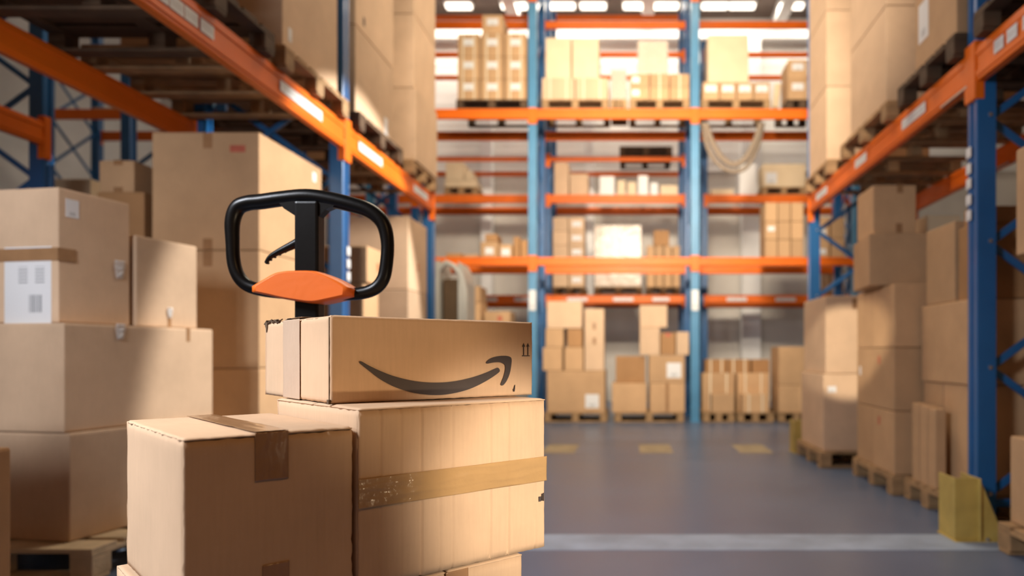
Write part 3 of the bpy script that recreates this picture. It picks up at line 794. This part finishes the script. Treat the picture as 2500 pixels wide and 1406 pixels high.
# second bay on the left
pallet('wooden pallet under the short carton stack behind the blue left post', -2.85, -2.16, 5.86, 6.62, 0, .144)
for i, (a, b_, w_) in enumerate(((.146, .88, 'bottom'), (.882, 1.60, 'middle'), (1.602, 1.907, 'small top'))):
    carton('%s carton of the short stack between the blue left post and the grey machine' % w_, -2.62, -2.20-.03*(i < 2), 5.98, 6.34, a, b_, mat='kraft', lab=[('r', .75, .5, .07, .07, 'tape')] if i == 2 else None)
pallet('wooden pallet under the carton tower at the far end of the left rack', -3.15, -2.27, 7.34, 8.12, 0, .144)
for i, w_ in enumerate(('bottom', 'middle', 'top')):
    carton('%s carton of the tower at the far end of the left rack' % w_, -3.06, -2.30, 7.41, 8.09, .146+.762*i, .146+.762*(i+1)-.002, mat='kraft_light', lab=[('r', .5, .35, .05, .09, 'tape')] if i == 2 else [('f', .5, .93, .06, .09, 'tape')])
pallet('wooden pallet with dim cartons deep in the left rack', -3.46, -2.75, 6.42+.25, 7.28, 0, .144)
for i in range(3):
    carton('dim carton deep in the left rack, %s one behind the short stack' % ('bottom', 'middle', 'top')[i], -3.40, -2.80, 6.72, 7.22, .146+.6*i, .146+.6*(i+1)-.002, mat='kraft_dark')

# goods on the upper beams, left
ZU = 2.823
for (y0, y1, mt, l) in ((1.85, 2.95, 'wood_dark', 'dark pallet on the left upper beams closest to the camera'), (3.25, 4.42, 'wood_dark', 'empty dark pallet on the left upper beams'), (4.55, 5.58, 'wood', 'pallet on the left upper beams, just before the blue post'), (5.80, 6.90, 'wood_dark', 'pallet on the left upper beams, just past the blue post'), (7.22, 8.10, 'wood', 'pallet at the far end of the left upper beams')):
    pallet(l, -3.50, -2.19, y0, y1, ZU, mat=mt)
bm = bmesh.new(); add_box(bm, -3.45, -2.24, 3.28, 4.4, 0, .02, bev=.003); o = obj('timber_board', bm, M['wood_dark']); o.location = (0, 0, ZU+.147); tag(o, 'thin dark board lying on the empty left upper pallet', 'board')
ZP = ZU+.147
carton('big carton on the left upper pallet closest to the camera', -3.4, -2.25, 1.95, 2.85, ZP, 3.75, mat='kraft')
carton('huge pale carton on the upper left pallet before the blue post', -3.3, -2.25, 4.63, 5.50, ZP, 4.35, mat='kraft_light', lab=[('r', .12, .10, .05, .09)])
carton('lower of two cartons on the upper left beams just past the blue post', -3.3, -2.25, 5.86, 6.80, ZP, 3.70, mat='kraft_light', lab=[('r', .78, .16, .09, .17)], group='cartons on the upper left beams')
carton('upper of two cartons on the upper left beams just past the blue post', -3.3, -2.25, 5.86, 6.80, 3.702, 4.44, mat='kraft_light', lab=[('r', .2, .14, .04, .07, 'ink')], group='cartons on the upper left beams')
carton('lower of two tall cartons on the far end of the upper left beams', -3.3, -2.18, 7.28, 8.08, ZP, 3.71, mat='kraft_light', group='cartons on the upper left beams')
carton('upper of two tall cartons on the far end of the upper left beams', -3.3, -2.20, 7.28, 8.08, 3.712, 4.46, mat='kraft_light', group='cartons on the upper left beams')
carton('topmost carton over the far end of the upper left beams', -3.3, -2.20, 7.28, 8.08, 4.462, 5.2, mat='kraft_light', group='cartons on the upper left beams')

# second left rack: a few goods seen through the first
pallet('pallet in the second left rack, seen past the blue post', -5.65, -4.75, 6.3, 7.3, 0, .144, mat='wood', detail=False)
carton('lower carton in the second left rack, seen over the near left stack', -5.35, -4.86, 6.45, 7.1, .146, 1.40, mat='kraft')
carton('upper pale carton in the second left rack, seen over the near left stack', -5.35, -4.86, 6.45, 7.1, 1.402, 2.58, mat='cream')
# grey machine parked past the left rack
g = thing('pallet_stacker', 'pale grey stacker machine with curved top parked past the left rack', 'stacker machine', (-2.27, 9.0, 0), 0)
prof = [(-.17, .06), (.17, .06), (.17, 1.75), (.15, 1.98), (.08, 2.10), (-.06, 2.16), (-.17, 2.16)]
for s, nm in ((-1, 'side_panel'), (1, 'side_panel')):
    bm = bmesh.new()
    pts = [(s*.16-.045, .06), (s*.16+.045, .06), (s*.16+.045, 1.9 if s > 0 else 2.12), (s*.16+.01 if s > 0 else s*.16+.045, 2.05 if s > 0 else 2.17), (s*.16-.045, 2.16)]
    prism(bm, pts, -.06, .5); obj(nm, bm, M['grey'], g)
bm = bmesh.new(); add_tube(bm, [(-.17, -.03, .1), (-.17, -.03, 1.9), (-.14, -.03, 2.06), (-.04, -.03, 2.15), (.06, -.03, 2.1), (.15, -.03, 1.98), (.19, -.03, 1.8), (.19, -.03, .1)], .035, 12); obj('guard_rail', bm, M['grey'], g, True)
bm = bmesh.new(); add_box(bm, -.10, .10, .02, .45, .1, 1.95, bev=.02); obj('mast', bm, M['kraft_core'], g)
bm = bmesh.new(); add_box(bm, -.22, .22, -.02, .55, .03, .5, bev=.04, seg=3); obj('base', bm, M['grey'], g)
for s in (-1, 1):
    bm = bmesh.new(); add_cyl(bm, (s*.16, .1, .06), (s*.10, .1, .06), .06, 18); obj('wheel', bm, M['black'], g)

# ================================================================== RIGHT: FLOOR LEVEL
pallet('wooden pallet of the farthest stack on the right side of the aisle', 1.66, 2.42, 6.28, 7.20, 0, .144)
carton('lower carton of the farthest right-hand stack, small white label in front', 1.70, 2.34, 6.33, 7.15, .146, .828, mat='kraft_light', lab=[('f', .12, .80, .075, .055)])
carton('upper carton of the farthest right-hand stack, beside the far blue post', 1.725, 2.34, 6.35, 7.15, .830, 1.52, mat='kraft_light', lab=[('f', .42, .90, .04, .09, 'tape')])

pallet('wooden pallet under the six-carton block on the right side', 1.845, 2.62, 5.06, 5.98, 0, .144)
for r_ in range(3):
    for c_, (ya, yb_) in enumerate(((5.07, 5.51), (5.525, 5.94))):
        carton('tan carton in the %s row of the six-carton block on the right, %s' % (('bottom', 'middle', 'top')[r_], ('near one', 'far one')[c_]), 1.862+(.012 if c_ else 0), 2.52, ya, yb_, .146+.452*r_, .146+.452*(r_+1)-.002, mat='kraft', seam='x', group='six-carton block on the right', lab=([('l', .70 if c_ == 0 else .3, .80, .035, .06, 'red_ink')] if r_ in (0, 1) and c_ == 0 else ([('l', .8, .6, .035, .07)] if r_ == 1 else None)))
o = carton('wide smooth carton lying on the six-carton block', 1.77, 2.20, 5.22, 5.78, 1.503, 1.885, mat='kraft', rot=-.10)
carton('upright carton with two tape tabs, topmost on the six-carton block', 1.785, 2.105, 5.28, 5.66, 1.886, 2.245, mat='kraft', lab=[('f', .62, .93, .045, .06, 'tape'), ('f', .60, .12, .045, .07, 'tape')])
carton('cream carton behind the leaning cartons, right end of the six-carton block', 2.25, 2.51, 5.45, 5.80, 1.503, 2.06, mat='cream')

pallet('wooden pallet under the cartons beside the near blue post', 1.91, 2.75, 4.31, 5.03, 0, .144)
for i in range(3):
    carton('flat carton standing on edge on the right, %s of the three thin ones' % ('nearest', 'middle', 'farthest')[i], 1.925, 1.995, 4.53+.13*i, 4.53+.13*i+.118, .146, .655+.008*i, mat='kraft', group='thin cartons standing on edge')
carton('low carton beside the near blue post, next to the thin ones', 2.05, 2.62, 4.31, 4.70, .146, .812, mat='kraft')
carton('low carton behind the three thin ones', 2.05, 2.62, 4.712, 5.02, .146, .812, mat='kraft')
carton('long carton lying across two others beside the near blue post', 2.04, 2.62, 4.31, 5.03, .814, 1.335, mat='kraft', seam='x')
o = carton('slightly skewed carton standing on the long one, away from the blue post', 2.055, 2.38, 4.56, 4.98, 1.337, 1.85, mat='kraft', rot=.02)
carton('carton standing on the long one, touching the near blue post', 2.07, 2.55, 4.31, 4.53, 1.337, 1.79, mat='kraft_dark')
carton('small dark carton crowning the pile beside the near blue post', 2.09, 2.5, 4.33, 4.50, 1.792, 1.90, mat='kraft_dark')

pallet('wooden pallet at the right frame edge in front of the yellow guard', 1.875, 2.75, 2.80, 3.67, 0, .144)
carton('low carton on the pallet at the right frame edge', 1.935, 2.62, 3.0, 3.66, .146, .585, mat='kraft')
carton('plain carton standing under the overhanging one at the right frame edge', 2.10, 2.62, 3.10, 3.60, .587, 1.490, mat='kraft')
carton('carton overhanging at mid height at the right frame edge', 1.925, 2.50, 3.08, 3.585, 1.492, 2.02, mat='kraft', lab=[('l', .3, .9, .05, .05, 'red_ink')])

def guard(label, x0, Y, w, hh=.337, wing=.13):
    t = thing('post_guard', label, 'post guard', (x0, Y, 0), 0, 'yellow post guards')
    bm = bmesh.new(); add_box(bm, 0, w, 0, .008, .004, hh, bev=.002); obj('front_plate', bm, M['yellow'], t)
    bm = bmesh.new(); add_box(bm, w-.002, w+.006, -.028, .20, .004, hh, bev=.002); add_box(bm, 0, .008, .008, .2, .004, hh, bev=.002); obj('side_plate', bm, M['yellow'], t)
    bm = bmesh.new(); prism(bm, [(w+.006, .006), (w+wing, .006), (w+wing, .03), (w+.008, hh-.01)], -.012, -.004); obj('gusset', bm, M['yellow'], t)
    bm = bmesh.new(); add_box(bm, -.01, w+wing, -.03, .2, 0, .006, bev=.001); obj('base_plate', bm, M['yellow'], t)
    bm = bmesh.new(); add_cyl(bm, (w+.04, -.02, .006), (w+.04, -.02, .022), .009, 8); obj('anchor_bolt', bm, M['steel'], t)
    return t
guard('yellow steel guard with triangular gusset in front of the near right blue post', 1.735, 3.84, .125)
guard('small yellow steel guard before the far blue post, beside the farthest stack', 1.655, 7.27, .085, .33, .10)

# upper beams, right
ZR = 2.778
for (y0, y1, mt, l) in ((2.85, 4.05, 'wood_dark', 'dark pallet on the right upper beams, nearest one'), (4.28, 5.20, 'wood_dark', 'pallet on the right upper beams, just past the near blue post'), (5.42, 6.62, 'wood', 'pallet in the middle of the right upper beams'), (7.05, 7.97, 'wood', 'pallet at the far end of the right upper beams')):
    pallet(l, 1.93, 3.26, y0, y1, ZR, mat=mt)
ZQ = ZR+.147
carton('dark carton on the nearest pallet of the right upper beams', 2.0, 3.2, 2.9, 3.95, ZQ, 3.9, mat='kraft_dark')
carton('tall carton with a white sheet label just past the near blue post, upper right', 1.955, 3.1, 4.30, 4.93, ZQ, 4.3, mat='kraft', lab=[('l', .78, .22, .16, .26)])
for (y0, y1, nm) in ((5.52, 6.41, 'in the middle of the right upper beams'), (7.19, 7.90, 'at the far end of the right upper beams')):
    for i in range(3):
        carton('%s carton of the tall pile %s' % (('bottom', 'middle', 'top')[i], nm), 1.965, 3.0, y0, y1, ZQ+.765*i, ZQ+.765*(i+1)-.002, mat='kraft_light', group='tall piles on the right upper beams')

# ================================================================== FAR END
def bp(label, px0, px1, Y, z0, d=.9, h=.144, **k):
    pallet(label, wx(px0, Y), wx(px1, Y), Y, Y+d, z0, h, detail=k.pop('detail', False), **k); return z0+h+.003
Y = 10.50
# floor, middle bay
z = bp('wooden pallet under the tall jumble of cartons, left of the middle bay', 1327, 1482, Y, 0, .85, detail=True)
Y += .02; K = dict(group='cartons of the jumble in the middle bay')
za = pcarton('large carton with square white label, base of the jumble in the middle bay', 1335, 1477, 905, z, Y, .8, lab=[('f', .78, .27, .20, .20)], **K)+.002
zb = pcarton('small carton at the lower left corner of the jumble, sticking out sideways', 1325, 1373, 848, za, Y, .4, **K)+.002
zc = pcarton('upright carton in the lower middle of the jumble', 1378, 1424, 848, za, Y, .4, **K)+.002
pcarton('tall narrow carton on the right side of the jumble', 1427, 1475, 754, za, Y, .4, mat='kraft_light', lab=[('f', .5, .72, .05, .10, 'tape'), ('f', .5, .48, .05, .10, 'tape')], **K)
zd = pcarton('squarish carton in the upper left of the jumble, under the wide one', 1332, 1376, 802, zb, Y, .4, **K)+.002
pcarton('short carton in the upper middle of the jumble, mottled front', 1385, 1422, 803, zc, Y, .4, mat='kraft_dark', **K)
pcarton('wide carton on top of the jumble in the middle bay', 1335, 1421, 735, zd, Y, .45, mat='kraft_light', **K)
Y = 10.50
z = bp('wooden pallet under the carton heap, right half of the middle bay', 1500, 1670, Y, 0, .85, detail=True)
Y += .02
za = pcarton('square carton at the lower left of the heap right of the jumble', 1494, 1579, 935, z, Y, .7)+.002
zb = pcarton('square carton with vertical tape at the lower right of the heap', 1586, 1672, 935, z, Y, .7, tape='v')+.002
pcarton('dark brown carton on the lower left carton of the heap', 1503, 1576, 869, za, Y+.05, .5, mat='kraft_dark')
zc = pcarton('carton with square white label in the middle of the heap', 1584, 1672, 867, zb, Y, .6, lab=[('f', .70, .45, .21, .22)])+.002
zd = pcarton('pale carton standing on the labelled carton, left one of three', 1562, 1611, 800, zc, Y, .45, mat='kraft_light')+.002
pcarton('dark carton standing on the labelled carton, middle one of three', 1613, 1649, 812, zc, Y-.01, .4, mat='kraft_dark', lab=[('f', .5, .9, .07, .05, 'red_ink')])
pcarton('pale carton standing on the labelled carton, right one of three beside the blue post', 1651, 1682, 810, zc, Y, .45, mat='kraft_light')
pcarton('carton crowning the heap under the lowest orange beam', 1562, 1629, 745, zd, Y+.02, .4, mat='kraft_light')
# floor, right bay
Y = 10.50
z = bp('wooden pallet in the right bay, beside the right blue post', 1716, 1794, Y, 0, .95, detail=True)
bp('wooden pallet in the middle of the right bay', 1800, 1890, Y, 0, .95, detail=True)
bp('wooden pallet at the right end of the far racks, behind the far yellow guard', 1900, 1990, Y, 0, .95, detail=True)
pcarton('small plain carton in front of the strapped one beside the right blue post', 1738, 1793, 962, z, Y+.01, .24)
pcarton('small strapped carton in front, middle of the right bay', 1812, 1878, 962, z, Y+.01, .24, straps=2)
pcarton('pale-topped strapped carton beside the right blue post', 1714, 1794, 911, z, Y+.27, .26, straps=2, seam='x')
pcarton('strapped carton in the middle of the right bay, behind the small strapped one', 1800, 1878, 911, z, Y+.27, .26, straps=2, seam='x')
for i, (a, b_, w_) in enumerate(((1722, 1775, 'left one'), (1777, 1832, 'middle one'), (1836, 1879, 'right one'))):
    pcarton('carton of the back row in the right bay, %s' % w_, a, b_, 877, z, Y+.56, .35, straps=2 if i < 2 else 0, mat='kraft_dark', group='back row of cartons in the right bay')
zb = pcarton('lower carton of the brown pair next to the far right stack', 1901, 1985, 940, z, Y+.02, .6, mat='kraft')+.002
pcarton('upper carton of the brown pair next to the far right stack', 1901, 1985, 846, zb, Y+.02, .6, mat='kraft')
# floor, left bay (seen over the arrow-printed carton)
z = bp('wooden pallet in the left bay behind the grey machine', 1110, 1262, Y, 0, .9)
zb = pcarton('lower carton in the left bay with round white sticker', 1126, 1174, 740, z, Y+.02, .5, lab=[('f', .45, .93, .09, .09)])+.002
pcarton('upper carton in the left bay, just under the orange beam', 1124, 1172, 698, zb, Y+.02, .5, mat='kraft')
pcarton('broad carton in the left bay whose top shows over the arrow-printed carton', 1182, 1246, 760, z, Y+.02, .5, lab=[('f', .6, .93, .07, .07, 'red_ink')])

# front row, upper level
Y = 10.62; z0 = L12+.003
pcarton('lone cream carton far away on the high level, seen through the left rack', 226, 292, 262, L12+.003, Y, .5, mat='cream')
z = bp('dark pallet under the nine labelled cartons, high on the left', 1113, 1287, Y, z0, .9, mat='wood_dark')
LB_ = [('f', .5, .62, .17, .10)]
for r_ in range(3):
    zt_ = wz((193, 138, 82)[r_], Y)
    for c_, (a, b_) in enumerate(((1117, 1171), (1174, 1229), (1232, 1285))):
        pcarton('carton with white label, %s row, %s of the nine high on the left' % (('bottom', 'middle', 'top')[r_], ('left column', 'middle column', 'right column')[c_]), a, b_, (193, 138, 82)[r_], z if r_ == 0 else wz((193, 138)[r_-1], Y)+.005, Y+.01, .5, lab=LB_, straps=2, group='nine labelled cartons high on the left')
pcarton('single labelled carton on top of the nine, under the roof', 1177, 1228, 36, wz(82, Y)+.004, Y+.01, .5, lab=LB_)
z = bp('pallet under the two strapped cartons, high in the middle bay', 1322, 1486, Y, z0, .9)
for i, (a, b_) in enumerate(((1323, 1403), (1405, 1485))):
    zt_ = pcarton('strapped carton high in the middle bay, %s' % ('right of the left blue post', 'under the pale wrapped block')[i], a, b_, 190, z, Y+.01, .7, straps=2, mat='kraft_light')
za = zt_+.002
for i, (a, b_) in enumerate(((1332, 1394), (1397, 1462))):
    pcarton('pale upright carton above the strapped pair high in the middle bay, %s' % ('left one', 'right one')[i], a, b_, 92, za, Y+.05, .5, mat='cream')
def film(label, px0, px1, pyt, z0, Y, d):
    """a pale carton wrapped in film; the film is its part"""
    a, b_ = wx(px0, Y), wx(px1, Y); zt = wz(pyt, Y)
    o = carton(label, a+.012, b_-.012, Y+.012, Y+d-.012, z0, zt-.012, mat='kraft_light')
    w2, d2, h2 = (b_-a)/2, d/2, zt-z0
    bm = bmesh.new(); add_box(bm, -w2, w2, -d2, d2, 0.0, h2, bev=.02, seg=2)
    bmesh.ops.subdivide_edges(bm, edges=bm.edges[:], cuts=5, use_grid_fill=True)
    for v in bm.verts:
        n = noise.noise(v.co*7)
        if 0.01 < v.co.z < h2-.01: v.co.y -= abs(n)*.006
    obj('stretch_film', bm, M['film'], o)
z = bp('pallet under the bright wrapped block high in the middle', 1489, 1532, Y, z0, .8)
film('narrow carton wrapped in bright stretch film, high between two pallets', 1490, 1531, 168, z, Y+.01, .5)
z = bp('pallet under the six small cartons, high beside the right blue post', 1536, 1684, Y, z0, .9)
for r_ in range(2):
    for c_, (a, b_) in enumerate(((1538, 1585), (1587, 1634), (1636, 1683))):
        pcarton('small carton high beside the right blue post, %s row, %s' % (('lower', 'upper')[r_], ('left end', 'middle', 'right end')[c_]), a, b_, (213, 180)[r_], z if r_ == 0 else wz(213, Y)+.003, Y+.01, .5, lab=[('f', .3, .55, .11, .09)] if c_ == 0 else None, straps=1 if c_ else 0, group='six small cartons high beside the right blue post')
film('film-wrapped carton on top of the six small cartons, high beside the right post', 1556, 1632, 98, wz(180, Y)+.004, Y+.02, .5)
z = bp('pallet with four labelled cartons in a row, high in the right bay', 1712, 1882, Y, z0, .9)
for c_ in range(4):
    a = 1716+41.5*c_
    zt_ = pcarton('labelled carton in the row of four high in the right bay, %s' % ('leftmost', 'second from left', 'third from left', 'rightmost')[c_], a, a+39.5, 200, z, Y+.01, .5, lab=LB_, group='row of four labelled cartons')
pcarton('tall plain pale carton standing on the row of four labelled ones', 1728, 1828, 84, zt_+.002, Y+.03, .5, mat='cream')
bm = bmesh.new(); a, b_ = Vector((wx(1899, Y), Y+.2, z0+.004)), Vector((wx(1909, Y), Y+.3, wz(190, Y)))
b2 = (b_-a).normalized(); add_tube(bm, [a+Vector((0, 0, .07)), b_], .05, 16)
o = obj('cardboard_tube', bm, M['cream'], None, False); tag(o, 'pale cardboard tube leaning on the high beam in the right bay', 'cardboard tube')
z = bp('pallet at the right end of the high front level', 1920, 2000, Y, z0, .9, mat='wood_dark')
for r_ in range(2):
    pcarton('%s of two labelled cartons at the right end of the high front level' % ('lower', 'upper')[r_], 1924, 1972, (192, 145)[r_], z if r_ == 0 else wz(192, Y)+.003, Y+.01, .5, lab=LB_)

# front row, first level
z0 = L11+.003
for i, (a, b_, p, mt) in enumerate(((1088, 1128, 618, 'kraft_dark'), (1131, 1168, 621, 'kraft'))):
    pcarton('flat carton on the first level left of the left blue post, %s' % ('far left one', 'beside the mixed cartons')[i], a, b_, p, z0, Y, .5, mat=mt)
for (a, b_, p, w_, lb_) in ((1173, 1216, 590, 'left one with white label', 1), (1219, 1250, 597, 'middle one with white label', 1), (1253, 1269, 578, 'tall narrow one', 0), (1271, 1288, 586, 'right one beside the blue post', 0)):
    pcarton('mixed carton on the first level, %s' % w_, a, b_, p, z0, Y, .45, mat='kraft_dark' if not lb_ else 'kraft', lab=[('f', .5, .4, .12, .10)] if lb_ else None, group='mixed cartons on the first level')
pcarton('small carton resting on the left labelled one of the first level', 1184, 1214, 571, wz(590, Y)+.002, Y, .4, mat='kraft_dark')
for c_, (a, b_) in enumerate(((1868, 1898), (1900, 1930), (1932, 1962))):
    for r_ in range(3):
        ys_ = (585, 541, 494)
        pcarton('tall slim carton on the first level of the right bay, %s, %s' % (('bottom', 'middle', 'top')[r_], ('left column', 'middle column', 'right column')[c_]), a, b_, ys_[r_], z0 if r_ == 0 else wz(ys_[r_-1], Y)+.003, Y, .45, mat='kraft', lab=[('f', .5, .6, .10, .07)] if (c_ == 0 and r_ == 1) else None, group='slim cartons on the first level, right bay')
for c_, (a, b_) in enumerate(((1988, 2026), (2030, 2062))):
    for r_ in range(2):
        pcarton('carton seen past the far right blue post, %s of the %s pair' % (('lower', 'upper')[r_], ('left', 'right')[c_]), a, b_, (582, 530)[r_], z0 if r_ == 0 else wz(582, Y)+.003, Y, .45, mat='kraft', lab=[('f', .5, .3, .12, .08)] if c_ == 0 else None)

# rear row, first level
Y = 12.83; z0 = L21+.003
z = bp('pallet under the ten labelled cartons behind the left blue post', 1348, 1429, Y, z0, .8)
for c_, (a, b_) in enumerate(((1350, 1387), (1389, 1427))):
    for r_ in range(5):
        pt_ = 700-(700-530)*(r_+1)/5
        pcarton('small carton behind the left blue post, %s row from the pallet, %s column' % (('first', 'second', 'third', 'fourth', 'top')[r_], ('left', 'right')[c_]), a, b_, pt_, z if r_ == 0 else wz(700-(700-530)*r_/5, Y)+.003, Y+.01, .5, mat='kraft_light', lab=[('f', .5, .5, .16, .09)] if c_ == 1 else None, group='ten labelled cartons behind the left blue post')
z = bp('pallet under the large film-wrapped block in the rear middle bay', 1450, 1568, Y, z0, .8)
film('large carton wrapped in glossy stretch film, rear middle bay', 1450, 1567, 548, z, Y+.01, .6)
z = bp('pallet in the rear middle bay beside the right blue posts', 1578, 1661, Y, z0, .8)
for c_, (a, b_) in enumerate(((1579, 1598), (1600, 1619), (1621, 1640), (1642, 1660))):
    zt_ = pcarton('upright carton in the rear middle bay, %s of the row of four' % ('leftmost', 'second', 'third', 'rightmost')[c_], a, b_, 600, z, Y+.01, .5, mat='kraft', group='row of four upright cartons in the rear middle bay')
pcarton('single dark carton on top of the row of four upright cartons', 1596, 1634, 562, zt_+.002, Y+.01, .4, mat='kraft_dark')
z = bp('pallet in the rear right bay, seen past the far right blue post', 2020, 2062, Y, z0, .8)
pcarton('carton in the rear right bay, seen past the far right blue post', 2022, 2060, 655, z, Y+.01, .5)
# rear row, second level
z0 = L22+.003
z = bp('pallet under the heap of pale cartons, rear left bay', 1084, 1166, Y, z0, .8)
zt_ = pcarton('wide pale carton of the heap in the rear left bay', 1086, 1164, 440, z, Y+.01, .5, mat='cream')+.002
pcarton('narrow pale carton on top of the heap in the rear left bay', 1088, 1132, 396, zt_, Y+.01, .5, mat='cream')
pcarton('slanting pale carton beside the narrow one on the rear left heap', 1134, 1154, 418, zt_, Y+.01, .5, mat='cream')
pcarton('upright pale carton on the rear second level beside the left blue posts', 1353, 1388, 396, z0, Y+.02, .5, mat='kraft_light')
pcarton('square tan carton on the rear second level, second from the left posts', 1391, 1436, 424, z0, Y+.02, .5, mat='kraft_light')
pcarton('bright white carton on the rear second level', 1464, 1500, 430, z0, Y, .4, mat='white')
for i, (a, b_, p, mt) in enumerate(((1507, 1527, 440, 'cream'), (1532, 1553, 444, 'cream'), (1558, 1582, 428, 'white'), (1588, 1606, 446, 'white'), (1612, 1655, 452, 'cream'))):
    pcarton('small pale carton on the rear second level, %s' % ('next to the white carton', 'second one right of the white carton', 'tall one right of the middle', 'narrow white one', 'low wide one beside the right posts')[i], a, b_, p, z0, Y, .4, mat=mt)
for i, (a, b_, p, mt) in enumerate(((1735, 1790, 462, 'cream'), (1805, 1846, 400, 'white'))):
    pcarton('%s on the second level of the rear right bay' % ('low cream carton', 'tall white carton')[i], a, b_, p, z0, Y, .4, mat=mt)
z = bp('pallet under the wide bright carton, rear right bay', 1860, 1968, Y, z0, .8)
pcarton('wide bright cream carton on the second level of the rear right bay', 1862, 1967, 400, z, Y+.01, .5, mat='cream', lab=[('f', .2, .38, .2, .2)])
z0 = L23+.003
bp('dark pallet lying high in the rear middle bay', 1512, 1642, Y, z0, .9, .19, mat='wood_dark')

# webbing hanging under the high level of the right bay
t = thing('hanging_webbing', 'grey webbing sagging in two loops under the high beam of the right bay', 'webbing', (wx(1790, 10.5), 10.5, 0))
for i, (pts, r_) in enumerate((([(1722, 300), (1738, 345), (1762, 385), (1792, 402), (1822, 385), (1846, 340), (1858, 300)], .045), ([(1716, 298), (1728, 360), (1756, 402), (1792, 418), (1826, 404), (1852, 352), (1864, 298)], .03))):
    bm = bmesh.new()
    add_tube(bm, [Vector((wx(p.x, 10.5)-wx(1790, 10.5), .02*i, wz(p.y, 10.5))) for p in smooth_loop(pts, 4, False)], r_, 8, sy=.4); obj('strap', bm, M['net'], t, True)

# ================================================================== LIGHT
def area(name, loc, rot, sx, sy, power, col=(1, .84, .64), spread=None):
    l = bpy.data.lights.new(name, 'AREA'); l.shape = 'RECTANGLE'; l.size = sx; l.size_y = sy; l.energy = power; l.color = col
    if spread: l.spread = math.radians(spread)
    o = bpy.data.objects.new(name, l); o.location = loc; o.rotation_euler = rot; COL.objects.link(o); return o
def aim(o, tgt):
    o.rotation_euler = (Vector(tgt)-o.location).to_track_quat('-Z', 'Y').to_euler()
def spot(name, loc, tgt, power, ang, blend=.4, r=.05, col=(1, .82, .60)):
    l = bpy.data.lights.new(name, 'SPOT'); l.energy = power; l.spot_size = math.radians(ang); l.spot_blend = blend; l.shadow_soft_size = r; l.color = col
    o = bpy.data.objects.new(name, l); o.location = loc; COL.objects.link(o); aim(o, tgt); return o
area('roof_lights_far', (0.1, 7.3, 7.9), (0, 0, 0), 3.2, 2.0, 370, (1, .84, .62))
o = area('aisle_fill', (.1, 2.6, 4.4), (0, 0, 0), 1.6, .6, 165, (1, .86, .68), 62); aim(o, (.1, 13, 3.0))  # floating area light, added to reach the rear racks and their goods
area('roof_lights_back', (0, 12.25, 7.9), (0, 0, 0), 10, .8, 70, (1, .88, .70))
area('roof_lights_wall', (0, 14.4, 8.0), (math.radians(8), 0, 0), 12, .4, 300, (1, .90, .76))
o = area('left_fill', (-2.35, .45, 2.75), (0, 0, 0), .7, .6, 135, (.92, .96, 1.04)); aim(o, (-1.5, 2.4, 1.0))  # unseen cool area light, added to brighten the near left cartons
spot('fill_left_front', (-2.7, -.25, 1.75), (-.87, 1.23, .75), 120, 26, .8, .25, (.86, .94, 1.10))  # unseen spot added for the left faces of the foreground cartons
spot('lamp_right', (1.35, .05, 1.25), (-.185, 1.44, .73), 330, 16, .85, .06, (1, .90, .76))
spot('fill_low_right', (1.3, .2, .50), (-.46, 1.36, 1.03), 58, 16, .9, .05, (1, .76, .48))  # low upward spot, added to lift the front of the arrow-printed carton
o = area('fill_right_high', (1.3, -.3, 2.6), (0, 0, 0), .5, .5, 9, (1, .55, .22)); aim(o, (-.4, 1.2, .9))  # added orange fill for the right-facing sides of the foreground cartons
spot('lamp_aisle', (1.75, 6.0, 4.2), (-2.4, 5.9, 1.1), 2000, 45, .07, .08, (1, .96, .90))
spot('lamp_left', (.2, 1.0, 1.85), (1.90, 6.33, 1.02), 1350, 8.6, .2, .05, (1, .86, .66))
w = bpy.data.worlds.new('hall'); SC.world = w; w.use_nodes = True
w.node_tree.nodes['Background'].inputs[0].default_value = (1, .52, .24, 1); w.node_tree.nodes['Background'].inputs[1].default_value = .17

# ================================================================== CAMERA
cd = bpy.data.cameras.new('camera'); cam = bpy.data.objects.new('camera', cd); COL.objects.link(cam); SC.camera = cam
cam.location = (0, 0, EYE); cam.rotation_euler = (math.pi/2, 0, 0)
cd.sensor_width = 36; cd.lens = 36*F/2500; cd.shift_x = (1250-CX)/2500; cd.shift_y = (CY-703)/2500
cd.clip_start = .05; cd.clip_end = 60
cd.dof.use_dof = True; cd.dof.focus_distance = 1.38; cd.dof.aperture_fstop = 2.1
SC.view_settings.view_transform = 'Standard'; SC.view_settings.look = 'None'; SC.view_settings.gamma = 1; SC.view_settings.exposure = 0.0
try: SC.view_settings.use_curve_mapping = False
except Exception: pass
